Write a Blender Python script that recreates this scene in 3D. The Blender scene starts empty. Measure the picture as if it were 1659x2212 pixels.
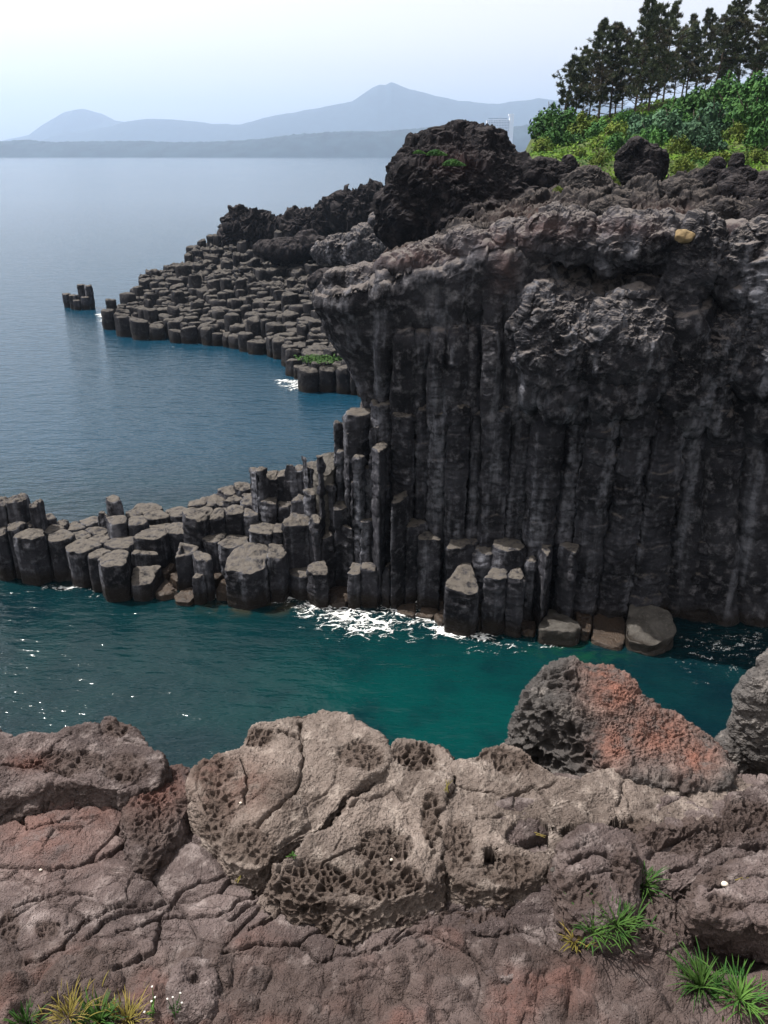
import bpy, math, random
import numpy as np

rng = np.random.default_rng(7)
random.seed(7)
f32 = np.float32
scene = bpy.context.scene
COL = scene.collection

# ------------------------------------------------------------------ camera
CAMZ = 20.0
F, CX, CY = 1720.0, 829.5, 1106.0          # measured in a 1659 x 2212 copy of the photograph
PITCH = math.radians(24.28)
SP, CP = math.sin(PITCH), math.cos(PITCH)


def ray(X, Y):
    a = (np.asarray(X, float) - CX) / F
    b = -(np.asarray(Y, float) - CY) / F
    return np.stack([a, CP + b * SP, -SP + b * CP], -1)


def at_z(X, Y, z):
    d = ray(X, Y)
    t = (z - CAMZ) / d[..., 2]
    return d * t[..., None] + np.array([0, 0, CAMZ])


def at_y(X, Y, y):
    d = ray(X, Y)
    t = y / d[..., 1]
    return d * t[..., None] + np.array([0, 0, CAMZ])


def px(V):
    x, y, z = V[..., 0], V[..., 1], V[..., 2] - CAMZ
    dep = np.maximum(y * CP - z * SP, 0.05)
    up = y * SP + z * CP
    return CX + F * x / dep, CY - F * up / dep


# ------------------------------------------------------------------ noise
def _hash(ix, iy, iz, seed):
    with np.errstate(over='ignore'):
        h = ix * np.uint32(374761393) + iy * np.uint32(668265263) + iz * np.uint32(2246822519) + np.uint32((seed * 3266489917) & 0xffffffff)
        h ^= h >> np.uint32(15)
        h *= np.uint32(2246822519)
        h ^= h >> np.uint32(13)
        h *= np.uint32(3266489917)
        h ^= h >> np.uint32(16)
    return h


def perlin(P, seed=0):
    P = np.asarray(P, f32)
    sh = P.shape[:-1]
    P = P.reshape(-1, 3)
    fl = np.floor(P)
    fr = (P - fl).astype(f32)
    i = fl.astype(np.int64).astype(np.uint32)
    u = fr * fr * fr * (fr * (fr * 6 - 15) + 10)
    out = np.zeros(len(P), f32)
    for cx in (0, 1):
        wx = u[:, 0] if cx else 1 - u[:, 0]
        for cy in (0, 1):
            wy = u[:, 1] if cy else 1 - u[:, 1]
            for cz in (0, 1):
                wz = u[:, 2] if cz else 1 - u[:, 2]
                h = _hash(i[:, 0] + np.uint32(cx), i[:, 1] + np.uint32(cy), i[:, 2] + np.uint32(cz), seed)
                g = ((h & np.uint32(1023)).astype(f32) * f32(1 / 511.5) - 1) * (fr[:, 0] - cx)
                g += (((h >> np.uint32(10)) & np.uint32(1023)).astype(f32) * f32(1 / 511.5) - 1) * (fr[:, 1] - cy)
                g += (((h >> np.uint32(20)) & np.uint32(1023)).astype(f32) * f32(1 / 511.5) - 1) * (fr[:, 2] - cz)
                out += g * wx * wy * wz
    return (out * 1.35).reshape(sh)


def fbm(P, scale, octaves=4, seed=0, gain=0.5, ridged=False):
    P = np.asarray(P, f32)
    if np.ndim(scale) == 0:
        scale = (scale,) * 3
    P = P * np.array(scale, f32)
    out, a, tot = 0, 1.0, 0.0
    for o in range(octaves):
        n = perlin(P + f32(o * 17.31), seed + o)
        if ridged:
            n = 1 - 2 * np.abs(n)
        out = out + a * n
        tot += a
        a *= gain
        P = P * f32(2.03)
    return out / tot


def worley(P, scale, seed=0):
    P = np.asarray(P, f32)
    sh = P.shape[:-1]
    if np.ndim(scale) == 0:
        scale = (scale,) * 3
    P = P.reshape(-1, 3) * np.array(scale, f32)
    fl = np.floor(P)
    fr = (P - fl).astype(f32)
    i = fl.astype(np.int64).astype(np.uint32)
    f1 = np.full(len(P), 9, f32)
    f2 = np.full(len(P), 9, f32)
    ident = np.zeros(len(P), np.uint32)
    for a in (-1, 0, 1):
        for b in (-1, 0, 1):
            for c in (-1, 0, 1):
                h = _hash(i[:, 0] + np.uint32(a % 2**32), i[:, 1] + np.uint32(b % 2**32), i[:, 2] + np.uint32(c % 2**32), seed)
                dx = a + (h & np.uint32(1023)).astype(f32) / 1023 - fr[:, 0]
                dy = b + ((h >> np.uint32(10)) & np.uint32(1023)).astype(f32) / 1023 - fr[:, 1]
                dz = c + ((h >> np.uint32(20)) & np.uint32(1023)).astype(f32) / 1023 - fr[:, 2]
                d = dx * dx + dy * dy + dz * dz
                closer = d < f1
                f2 = np.where(closer, f1, np.minimum(f2, d))
                ident = np.where(closer, h, ident)
                f1 = np.where(closer, d, f1)
    rid = (_hash(ident, ident, ident, 5) & np.uint32(65535)).astype(f32) / 65535
    return np.sqrt(f1).reshape(sh), np.sqrt(f2).reshape(sh), rid.reshape(sh)


def sst(a, b, x):
    t = np.clip((x - a) / (b - a), 0, 1)
    return t * t * (3 - 2 * t)


def seg_dist(x, y, pts):
    """distance from points to an open polyline"""
    best = np.full(np.shape(x), 1e9, float)
    for (ax, ay), (bx, by) in zip(pts[:-1], pts[1:]):
        dx, dy = bx - ax, by - ay
        t = np.clip(((x - ax) * dx + (y - ay) * dy) / (dx * dx + dy * dy + 1e-12), 0, 1)
        best = np.minimum(best, np.hypot(x - ax - t * dx, y - ay - t * dy))
    return best


def inside(x, y, pts):
    c = np.zeros(np.shape(x), bool)
    n = len(pts)
    for k in range(n):
        (ax, ay), (bx, by) = pts[k][:2], pts[(k + 1) % n][:2]
        cond = ((ay > y) != (by > y)) & (x < (bx - ax) * (y - ay) / ((by - ay) or 1e-9) + ax)
        c ^= cond
    return c


def blob(X, Y, items):
    """soft sum of elliptic patches (cx, cy, rx, ry[, angle])"""
    out = np.zeros(np.shape(X), f32)
    for it in items:
        cx, cy, rx, ry = it[:4]
        an = math.radians(it[4]) if len(it) > 4 else 0
        dx, dy = X - cx, Y - cy
        u = (dx * math.cos(an) + dy * math.sin(an)) / rx
        v = (-dx * math.sin(an) + dy * math.cos(an)) / ry
        out = np.maximum(out, np.exp(-(u * u + v * v) * 1.2).astype(f32))
    return out


# ------------------------------------------------------------------ mesh helpers
def mesh_np(name, V, quads=None, tris=None, mat=None, smooth=True, attrs=None):
    me = bpy.data.meshes.new(name)
    V = np.ascontiguousarray(V.reshape(-1, 3), f32)
    me.vertices.add(len(V))
    me.vertices.foreach_set('co', V.ravel())
    loops, starts, p = [], [], 0
    if quads is not None and len(quads):
        quads = np.asarray(quads, np.int32)
        loops.append(quads.ravel())
        starts.append(np.arange(len(quads), dtype=np.int32) * 4)
        p = len(quads) * 4
    if tris is not None and len(tris):
        tris = np.asarray(tris, np.int32)
        loops.append(tris.ravel())
        starts.append(p + np.arange(len(tris), dtype=np.int32) * 3)
    loops = np.concatenate(loops)
    starts = np.concatenate(starts)
    me.loops.add(len(loops))
    me.loops.foreach_set('vertex_index', loops)
    me.polygons.add(len(starts))
    me.polygons.foreach_set('loop_start', starts)
    me.update(calc_edges=True)
    me.validate()
    me.polygons.foreach_set('use_smooth', np.full(len(me.polygons), smooth))
    for k, v in (attrs or {}).items():
        a = me.attributes.new(k, 'FLOAT', 'POINT')
        a.data.foreach_set('value', np.ascontiguousarray(np.asarray(v, f32).ravel()))
    if mat:
        me.materials.append(mat)
    return me


def grid_quads(n, m, wrap=False):
    a = np.arange(n * m).reshape(n, m)
    if wrap:
        b = np.roll(a, -1, 1)
    else:
        a, b = a[:, :-1], a[:, 1:]
    return np.stack([a[:-1], b[:-1], b[1:], a[1:]], -1).reshape(-1, 4)


def grid_normals(V, wrap=False):
    if wrap:
        du = np.roll(V, -1, 1) - np.roll(V, 1, 1)
    else:
        du = np.gradient(V, axis=1)
    dv = np.gradient(V, axis=0)
    n = np.cross(du, dv)
    return n / (np.linalg.norm(n, axis=-1, keepdims=True) + 1e-9)


def link(name, me, parent=None, label=None, cat=None, group=None, kind=None, loc=None):
    o = bpy.data.objects.new(name, me)
    COL.objects.link(o)
    if parent is not None:
        o.parent = parent
    tag(o, label, cat, group, kind)
    if loc is not None:
        o.location = loc
    return o


def tag(o, label=None, cat=None, group=None, kind=None):
    for k, v in (('label', label), ('category', cat), ('group', group), ('kind', kind)):
        if v:
            o[k] = v
    return o


class MB:
    """collects faces into one mesh"""
    def __init__(self):
        self.v, self.q, self.t, self.n = [], [], [], 0

    def add(self, V, quads=None, tris=None):
        V = np.asarray(V, float).reshape(-1, 3)
        if quads is not None:
            self.q.append(np.asarray(quads) + self.n)
        if tris is not None:
            self.t.append(np.asarray(tris) + self.n)
        self.v.append(V)
        self.n += len(V)

    def tube(self, pts, radii, n=6):
        pts = np.asarray(pts, float)
        d = np.gradient(pts, axis=0)
        d /= np.linalg.norm(d, axis=1, keepdims=True) + 1e-9
        ref = np.array([0.31, 0.2, 0.93]) if abs(d[0][2]) < 0.8 else np.array([0.9, 0.3, 0.1])
        a = np.cross(d, ref)
        a /= np.linalg.norm(a, axis=1, keepdims=True) + 1e-9
        b = np.cross(d, a)
        th = np.arange(n) * 2 * math.pi / n
        V = pts[:, None] + np.asarray(radii)[:, None, None] * (a[:, None] * np.cos(th)[None, :, None] + b[:, None] * np.sin(th)[None, :, None])
        self.add(V, grid_quads(len(pts), n, True))

    def box(self, a, b):
        x0, y0, z0 = a
        x1, y1, z1 = b
        V = [(x0, y0, z0), (x1, y0, z0), (x1, y1, z0), (x0, y1, z0), (x0, y0, z1), (x1, y0, z1), (x1, y1, z1), (x0, y1, z1)]
        self.add(V, [(3, 2, 1, 0), (4, 5, 6, 7), (0, 1, 5, 4), (1, 2, 6, 5), (2, 3, 7, 6), (3, 0, 4, 7)])

    def mesh(self, name, mat, smooth=True):
        return mesh_np(name, np.concatenate(self.v), np.concatenate(self.q) if self.q else None, np.concatenate(self.t) if self.t else None, mat, smooth)


# ------------------------------------------------------------------ materials
def new_mat(name):
    m = bpy.data.materials.new(name)
    m.use_nodes = True
    nt = m.node_tree
    for n in list(nt.nodes):
        nt.nodes.remove(n)
    out = nt.nodes.new('ShaderNodeOutputMaterial')
    bs = nt.nodes.new('ShaderNodeBsdfPrincipled')
    nt.links.new(bs.outputs[0], out.inputs[0])
    return m, nt, bs


def N(nt, typ, ins=None, **props):
    n = nt.nodes.new(typ)
    for k, v in props.items():
        setattr(n, k, v)
    for k, v in (ins or {}).items():
        s = n.inputs[k]
        if isinstance(v, bpy.types.NodeSocket):
            nt.links.new(v, s)
        else:
            s.default_value = v
    return n


def rgb(c):
    return (c[0], c[1], c[2], 1.0)


def ramp(nt, fac, a, b):
    return N(nt, 'ShaderNodeMapRange', {0: fac, 1: a, 2: b, 3: 0.0, 4: 1.0}, interpolation_type='SMOOTHSTEP').outputs[0]


def mixc(nt, fac, a, b):
    n = N(nt, 'ShaderNodeMix', {0: fac}, data_type='RGBA')
    for s, v in ((n.inputs[6], a), (n.inputs[7], b)):
        if isinstance(v, bpy.types.NodeSocket):
            nt.links.new(v, s)
        else:
            s.default_value = rgb(v)
    return n.outputs[2]


def mth(nt, op, a, b=0.0):
    return N(nt, 'ShaderNodeMath', {0: a, 1: b}, operation=op).outputs[0]


def noise(nt, pos, scale, detail=5.0, rough=0.55):
    return N(nt, 'ShaderNodeTexNoise', {'Vector': pos, 'Scale': scale, 'Detail': detail, 'Roughness': rough}).outputs[0]


def rock_mat(name, c_dark, c_mid, c_light, scale=1.0, bump=0.6, bump_scale=1.0, red=None, dust_and_sun=None, wet=False, rough=0.9, rough_tint=None, spec=0.25, streak=None, crack=False):
    """stone: three tones in patches, attribute driven oxide, dusty tops brightened as if sunlit, optional tidal band"""
    m, nt, bs = new_mat(name)
    geo = N(nt, 'ShaderNodeNewGeometry')
    pos = geo.outputs['Position']
    n1 = noise(nt, pos, 0.9 * scale, 6, 0.6)
    n2 = noise(nt, pos, 5.0 * scale, 6, 0.65)
    n3 = noise(nt, pos, 28.0 * scale, 4, 0.6)
    c = mixc(nt, ramp(nt, n1, 0.35, 0.65), c_dark, c_mid)
    c = mixc(nt, mth(nt, 'MULTIPLY', ramp(nt, n2, 0.48, 0.72), 0.75), c, c_light)
    c = mixc(nt, mth(nt, 'MULTIPLY', ramp(nt, n3, 0.52, 0.7), 0.35), c, c_dark)
    sp = N(nt, 'ShaderNodeTexVoronoi', {'Vector': pos, 'Scale': 38.0 * scale}, feature='F1')
    c = mixc(nt, mth(nt, 'MULTIPLY', mth(nt, 'SUBTRACT', 1.0, ramp(nt, sp.outputs[0], 0.10, 0.22)), 0.45), c, c_light)
    if streak:                                                  # pale mineral runs down the faces
        mp = N(nt, 'ShaderNodeMapping', {'Vector': pos, 'Scale': (1.1, 1.1, 0.085)})
        st = ramp(nt, noise(nt, mp.outputs[0], 1.0, 4, 0.6), 0.50, 0.66)
        c = mixc(nt, mth(nt, 'MULTIPLY', mth(nt, 'MULTIPLY', st, 0.9), ramp(nt, n2, 0.30, 0.62)), c, streak)
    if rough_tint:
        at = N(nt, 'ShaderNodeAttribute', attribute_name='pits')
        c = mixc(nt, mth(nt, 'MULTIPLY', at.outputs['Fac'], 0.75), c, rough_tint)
    if red:
        at = N(nt, 'ShaderNodeAttribute', attribute_name='oxide')
        k = mth(nt, 'MULTIPLY', at.outputs['Fac'], ramp(nt, n2, 0.25, 0.6))
        c = mixc(nt, k, c, red)
    if dust_and_sun:  # paler upward faces: dusty tops, with sunlit brightness painted into the colour
        sep = N(nt, 'ShaderNodeSeparateXYZ', {0: geo.outputs['Normal']})
        k = mth(nt, 'MULTIPLY', ramp(nt, sep.outputs[2], 0.55, 0.9), ramp(nt, n2, 0.3, 0.55))
        c = mixc(nt, k, c, dust_and_sun)
    if wet:
        sep = N(nt, 'ShaderNodeSeparateXYZ', {0: pos})
        h = mth(nt, 'ADD', sep.outputs[2], mth(nt, 'MULTIPLY', mth(nt, 'SUBTRACT', n1, 0.5), 1.2))
        k = mth(nt, 'SUBTRACT', 1.0, ramp(nt, h, 0.35, 0.95))
        c = mixc(nt, mth(nt, 'MULTIPLY', k, 0.85), c, (0.020, 0.0155, 0.012))
        rr = N(nt, 'ShaderNodeMapRange', {0: k, 3: rough, 4: 0.35})
        nt.links.new(rr.outputs[0], bs.inputs['Roughness'])
    else:
        bs.inputs['Roughness'].default_value = rough
    nt.links.new(c, bs.inputs['Base Color'])
    bs.inputs['Specular IOR Level'].default_value = spec
    b1 = noise(nt, pos, 7.0 * bump_scale, 9, 0.68)
    v = N(nt, 'ShaderNodeTexVoronoi', {'Vector': pos, 'Scale': 22.0 * bump_scale}, feature='SMOOTH_F1')
    v2 = N(nt, 'ShaderNodeTexVoronoi', {'Vector': pos, 'Scale': 9.0 * bump_scale}, feature='F1')
    pk = mth(nt, 'MULTIPLY', ramp(nt, v2.outputs[0], 0.08, 0.30), ramp(nt, n2, 0.42, 0.60))
    hgt = mth(nt, 'ADD', mth(nt, 'ADD', b1, mth(nt, 'MULTIPLY', pk, 0.30)), mth(nt, 'MULTIPLY', ramp(nt, v.outputs[0], 0.0, 0.45), 0.35))
    if crack:                                                   # hairline cracks
        wv = N(nt, 'ShaderNodeVectorMath', {0: pos, 1: N(nt, 'ShaderNodeTexNoise', {'Vector': pos, 'Scale': 3.0, 'Detail': 4.0}).outputs[1]}, operation='ADD').outputs[0]
        v3 = N(nt, 'ShaderNodeTexVoronoi', {'Vector': wv, 'Scale': 1.9}, feature='DISTANCE_TO_EDGE')
        hgt = mth(nt, 'ADD', hgt, mth(nt, 'MULTIPLY', mth(nt, 'MAXIMUM', ramp(nt, v3.outputs[0], 0.0, 0.02), ramp(nt, n1, 0.60, 0.45)), 0.5))
    bp = N(nt, 'ShaderNodeBump', {'Strength': bump, 'Distance': 0.075 / bump_scale, 'Height': hgt})
    nt.links.new(bp.outputs[0], bs.inputs['Normal'])
    return m


def leaf_mat(name, a, b, c=None, scale=3.0, trans=0.25):
    m, nt, bs = new_mat(name)
    geo = N(nt, 'ShaderNodeNewGeometry')
    info = N(nt, 'ShaderNodeObjectInfo')
    n1 = noise(nt, geo.outputs['Position'], scale, 3, 0.6)
    col = mixc(nt, ramp(nt, n1, 0.35, 0.65), a, b)
    if c:
        n2 = noise(nt, geo.outputs['Position'], scale * 0.3, 3, 0.6)
        col = mixc(nt, ramp(nt, n2, 0.5, 0.64), col, c)
    hv = N(nt, 'ShaderNodeHueSaturation', {'Hue': 0.5, 'Saturation': 1.0, 'Color': col})
    nt.links.new(N(nt, 'ShaderNodeMapRange', {0: info.outputs['Random'], 3: 0.75, 4: 1.25}).outputs[0], hv.inputs['Value'])
    nt.links.new(hv.outputs[0], bs.inputs['Base Color'])
    bs.inputs['Roughness'].default_value = 0.75
    bs.inputs['Specular IOR Level'].default_value = 0.15
    return m


def flat_mat(name, c, rough=0.8, var=0.15, scale=2.0):
    m, nt, bs = new_mat(name)
    geo = N(nt, 'ShaderNodeNewGeometry')
    n1 = noise(nt, geo.outputs['Position'], scale, 5, 0.6)
    col = mixc(nt, ramp(nt, n1, 0.3, 0.7), tuple(x * (1 - var) for x in c), tuple(min(1, x * (1 + var)) for x in c))
    nt.links.new(col, bs.inputs['Base Color'])
    bs.inputs['Roughness'].default_value = rough
    bs.inputs['Specular IOR Level'].default_value = 0.2
    return m


M = {}
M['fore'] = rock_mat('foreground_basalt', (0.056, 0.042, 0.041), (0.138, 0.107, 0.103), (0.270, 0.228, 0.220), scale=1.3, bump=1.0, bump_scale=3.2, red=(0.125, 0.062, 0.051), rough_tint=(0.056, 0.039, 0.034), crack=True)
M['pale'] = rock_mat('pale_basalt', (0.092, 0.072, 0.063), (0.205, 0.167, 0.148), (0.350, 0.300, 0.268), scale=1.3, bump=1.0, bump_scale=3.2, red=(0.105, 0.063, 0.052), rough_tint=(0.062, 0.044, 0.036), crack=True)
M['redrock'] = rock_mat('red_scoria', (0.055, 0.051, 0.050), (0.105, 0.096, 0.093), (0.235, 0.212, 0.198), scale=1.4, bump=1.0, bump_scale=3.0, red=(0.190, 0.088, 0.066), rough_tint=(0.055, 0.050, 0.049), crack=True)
M['cliff'] = rock_mat('cliff_lava', (0.011, 0.011, 0.0135), (0.044, 0.044, 0.052), (0.200, 0.195, 0.212), scale=0.45, bump=1.0, bump_scale=0.9, red=(0.090, 0.064, 0.064), wet=True, dust_and_sun=(0.160, 0.143, 0.138), streak=(0.185, 0.19, 0.22), spec=0.08)
M['column'] = rock_mat('column_basalt', (0.011, 0.011, 0.0135), (0.044, 0.044, 0.053), (0.125, 0.124, 0.140), scale=0.6, bump=1.0, bump_scale=1.1, dust_and_sun=(0.125, 0.112, 0.100), wet=True, streak=(0.185, 0.19, 0.22), spec=0.08)
M['farcolumn'] = rock_mat('far_column_basalt', (0.014, 0.014, 0.017), (0.034, 0.033, 0.037), (0.082, 0.078, 0.080), scale=0.5, bump=1.0, bump_scale=0.8, dust_and_sun=(0.100, 0.092, 0.085), wet=True, spec=0.08)
M['rubble'] = rock_mat('dark_lava_rubble', (0.012, 0.0115, 0.0125), (0.028, 0.026, 0.028), (0.085, 0.076, 0.075), scale=0.6, bump=1.0, bump_scale=1.0, red=(0.075, 0.048, 0.044), dust_and_sun=(0.085, 0.074, 0.070), spec=0.08)
M['boulder'] = rock_mat('dark_scoria', (0.008, 0.0075, 0.009), (0.017, 0.0155, 0.018), (0.050, 0.044, 0.046), scale=0.4, bump=1.0, bump_scale=0.7, red=(0.035, 0.020, 0.020), dust_and_sun=(0.052, 0.046, 0.048), spec=0.08)
M['wetrock'] = rock_mat('wet_brown_rock', (0.020, 0.013, 0.009), (0.042, 0.026, 0.016), (0.085, 0.055, 0.035), scale=1.5, bump=0.8, bump_scale=1.3, rough=0.45, spec=0.5)
M['slab'] = rock_mat('grey_slab', (0.05, 0.046, 0.042), (0.085, 0.079, 0.072), (0.135, 0.125, 0.113), scale=1.5, bump=0.6, bump_scale=1.5, wet=True)
M['tan'] = flat_mat('tan_stone', (0.21, 0.155, 0.085), 0.85, 0.3, 3.0)
M['white'] = flat_mat('pale_pebble', (0.62, 0.56, 0.48), 0.7, 0.1, 30.0)
M['foam'] = flat_mat('sea_foam', (0.80, 0.82, 0.82), 0.6, 0.05, 3.0)
_nt = M['foam'].node_tree
_at = N(_nt, 'ShaderNodeAttribute', attribute_name='froth')
_nt.links.new(_at.outputs['Fac'], [n for n in _nt.nodes if n.type == 'BSDF_PRINCIPLED'][0].inputs['Alpha'])
M['bark'] = flat_mat('pine_bark', (0.085, 0.066, 0.055), 0.9, 0.35, 4.0)
M['needle'] = leaf_mat('pine_needles', (0.042, 0.056, 0.034), (0.085, 0.104, 0.056), (0.100, 0.090, 0.066), 1.2)
M['shrub'] = leaf_mat('shrub_leaves', (0.028, 0.085, 0.022), (0.060, 0.145, 0.032), None, 1.5)
M['shrub_blue'] = leaf_mat('bluish_shrub_leaves', (0.036, 0.088, 0.048), (0.070, 0.140, 0.072), None, 1.5)
M['shrub_lime'] = leaf_mat('yellowish_shrub_leaves', (0.075, 0.130, 0.020), (0.130, 0.170, 0.028), None, 1.2)
M['cover'] = leaf_mat('ground_cover_leaves', (0.065, 0.150, 0.014), (0.125, 0.205, 0.020), (0.030, 0.080, 0.018), 0.8)
M['hill'] = flat_mat('hill_soil', (0.060, 0.082, 0.026), 0.95, 0.4, 0.8)
M['grass'] = leaf_mat('grass_blades', (0.018, 0.062, 0.012), (0.060, 0.125, 0.024), None, 6.0)
M['drygrass'] = leaf_mat('dry_grass_blades', (0.140, 0.120, 0.025), (0.220, 0.170, 0.050), None, 6.0)
M['petal'] = flat_mat('white_petals', (0.75, 0.74, 0.70), 0.7, 0.05, 30)
M['algae'] = flat_mat('green_algae', (0.030, 0.135, 0.020), 0.7, 0.3, 3)
M['far'] = flat_mat('far_woodland', (0.016, 0.030, 0.036), 0.95, 0.45, 0.012)
M['fard'] = flat_mat('far_field', (0.12, 0.15, 0.08), 0.95, 0.2, 0.01)
M['hotel'] = flat_mat('hotel_white', (0.80, 0.80, 0.80), 0.7, 0.03, 0.05)
M['hotelglass'] = flat_mat('hotel_glass', (0.10, 0.13, 0.17), 0.2, 0.1, 0.1)

# ------------------------------------------------------------------ foreground rock
STEP = 0.0075


def closed_curve(P, step):
    """closed Catmull-Rom through rows of P (cols 0,1 = xy, others interpolated), resampled evenly"""
    n = len(P)
    out = []
    for i in range(n):
        p0, p1, p2, p3 = P[i - 1], P[i], P[(i + 1) % n], P[(i + 2) % n]
        t = np.linspace(0, 1, 24, endpoint=False)[:, None]
        out.append(0.5 * (2 * p1 + (p2 - p0) * t + (2 * p0 - 5 * p1 + 4 * p2 - p3) * t * t + (3 * p1 - p0 - 3 * p2 + p3) * t ** 3))
    C = np.concatenate(out)
    C = np.concatenate([C, C[:1]])
    s = np.concatenate([[0], np.cumsum(np.hypot(*np.diff(C[:, :2], axis=0).T))])
    m = max(24, int(s[-1] / step))
    u = np.linspace(0, s[-1], m, endpoint=False)
    return np.stack([np.interp(u, s, C[:, k]) for k in range(C.shape[1])], 1)


def crack_depth(X, Y, V, cracks, seed):
    """grooves along pixel polylines: (width, depth, pts)"""
    out = np.zeros(np.shape(X), f32)
    if not cracks:
        return out
    wx = fbm(V, 7, 3, seed) * 16
    wy = fbm(V, 7, 3, seed + 9) * 16
    for w, dep, pts in cracks:
        d = seg_dist(X + wx, Y + wy, pts)
        out = np.maximum(out, dep * np.exp(-(d / w) ** 2))
    return out


def pits_depth(V, size, seed, wall=0.10):
    a, b, r = worley(V + (fbm(V, 6, 2, seed + 3) * 0.03)[..., None], 1 / size, seed)
    e = b - a
    return sst(wall * 0.5, wall + 0.28, e) * (0.45 + 0.55 * r)


def slab(name, pts, z0, gx=0.0, gy=0.0, R=0.12, seed=1, mat=None, label=None, cat='rock', group=None, und=0.06,
         pit_zone=(), pit_edge=0.6, pit_size=0.065, oxide=(), cracks=(), center=None, bumps=(), arches=(), rough=1.0, step=STEP, pit_amp=0.6):
    pts = np.array([p if len(p) == 4 else (p[0], p[1], 0.15, 0.45) for p in pts], float)
    cx, cy = center if center else pts[:, :2].mean(0)
    c0 = at_z(cx, cy, z0)
    d = ray(pts[:, 0], pts[:, 1])
    # plane: z - z0 - gx (x-xc) - gy (y-yc) = 0
    den = d[:, 2] - gx * d[:, 0] - gy * d[:, 1]
    t = (z0 - CAMZ - gx * c0[0] - gy * c0[1]) / den
    xy = (d * t[:, None])[:, :2]
    C = closed_curve(np.concatenate([xy, pts[:, 2:]], 1), step)
    n = len(C)
    th = np.linspace(0, 2 * math.pi, n, endpoint=False)
    E = (C[:, :2] - c0[:2]) * 1.035
    area = np.sum(E[:, 0] * np.roll(E[:, 1], -1) - E[:, 1] * np.roll(E[:, 0], -1))
    if area < 0:
        C, E = C[::-1], E[::-1]
    L = np.hypot(E[:, 0], E[:, 1])
    D2 = E / L[:, None]
    edge = np.zeros(0)
    Rv = np.minimum(R, L * 0.5)
    nt_ = int(max(12, (L.max() - R) / step))
    nsh = int(max(5, R * 1.57 / step))
    nw = int(max(4, C[:, 3].max() / step))
    rad, drop, side = [], [], []
    for s in np.linspace(0.02, 1, nt_):
        rad.append((L - Rv) * s)
        drop.append(L * 0)
        side.append(0.0)
    for ph in np.linspace(0, math.pi / 2, nsh + 1)[1:]:
        rad.append(L - Rv + Rv * math.sin(ph))
        drop.append(Rv * (1 - math.cos(ph)))
        side.append(math.sin(ph))
    for w in np.linspace(0, 1, nw + 1)[1:]:
        rad.append(L + C[:, 2] * w * C[:, 3])
        drop.append(Rv + w * C[:, 3])
        side.append(1.0)
    rad, drop = np.array(rad), np.array(drop)
    side = np.repeat(np.array(side)[:, None], n, 1)
    wob = 1 + 0.10 * perlin(np.stack([np.cos(th) * 2.2, np.sin(th) * 2.2, th * 0 + seed], -1), seed) * (0.3 + 0.7 * rad / rad.max())
    rr = rad * (1 - 0.5 + 0.5 * wob)
    x = c0[0] + D2[None, :, 0] * rr
    y = c0[1] + D2[None, :, 1] * rr
    rc = np.minimum(rr, L)
    z = z0 + gx * D2[None, :, 0] * rc + gy * D2[None, :, 1] * rc - drop
    V = np.stack([x, y, z], -1).astype(f32)
    V[..., 2] += und * fbm(V, 1.6, 3, seed + 1) * 1.5
    for (bx, by, br, amp) in bumps:
        X, Y = px(V)
        V[..., 2] += amp * np.exp(-((X - bx) ** 2 + (Y - by) ** 2) / br ** 2)
    for pol, dep in arches:
        X, Y = px(V)
        ins = inside(X + 8 * fbm(V, 6, 2, seed + 20), Y + 8 * fbm(V, 6, 2, seed + 21), pol)
        y0 = min(q[1] for q in pol)
        y1 = max(q[1] for q in pol)
        V[..., 2] -= (dep * ins * np.clip((y1 + 6 - Y) / (y1 - y0), 0, 1) ** .7).astype(f32)
    Nn = -grid_normals(V, True)
    X, Y = px(V)
    pm = np.clip(side ** 1.5 * pit_edge * (0.35 + 1.1 * sst(-0.25, 0.25, fbm(V, 2.4, 2, seed + 5))), 0, 1)
    if pit_zone:
        pm = np.clip(np.maximum(pm, sst(0.25, 0.6, blob(X, Y, pit_zone) + 0.35 * fbm(V, 5, 2, seed + 6))), 0, 1)
    disp = und * 0.8 * fbm(V, 3.0, 4, seed + 2) + rough * (0.026 * fbm(V, 8.0, 5, seed + 3, 0.68) + 0.015 * fbm(V, 30, 3, seed + 4, 0.7, ridged=True))
    Wp = V + (0.12 * fbm(V, 2.2, 3, seed + 30))[..., None]
    pa, pb, pr_ = worley(Wp, 2.0, seed + 31)
    disp += 0.05 * (pr_ - 0.5) * sst(0, 0.12, pb - pa) - 0.022 * np.exp(-((pb - pa) / 0.03) ** 2) * sst(-0.1, 0.15, fbm(V, 1.7, 2, seed + 32))
    disp += 0.012 * rough * fbm(V, (12, 12, 30), 3, seed + 12, ridged=True)
    disp -= pm * pit_amp * pit_size * pits_depth(V, pit_size, seed + 7)
    disp -= 0.5 * pm * pit_amp * pit_size * pits_depth(V, pit_size * 2.1, seed + 17)
    sp = sst(0.3, 0.5, fbm(V, 4, 2, seed + 8))
    disp -= 0.028 * sp * pits_depth(V, 0.05, seed + 9, 0.45)
    disp -= 1.4 * crack_depth(X, Y, V, cracks, seed + 10)
    V = V + Nn * disp[..., None]
    ox = blob(X, Y, oxide) if oxide else X * 0
    q = grid_quads(V.shape[0], n, True)[:, ::-1]
    Vf = np.concatenate([V.reshape(-1, 3), V[0].mean(0)[None]])
    ci = len(Vf) - 1
    i = np.arange(n)
    tri = np.stack([np.full(n, ci), i, (i + 1) % n], -1)
    ext = lambda a: np.concatenate([np.asarray(a, f32).ravel(), np.asarray(a, f32).ravel()[:1]])
    me = mesh_np(name, Vf, q, tri, mat or M['fore'], True, {'pits': ext(pm), 'oxide': ext(ox)})
    return link(name, me, None, label, cat, group)


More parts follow.
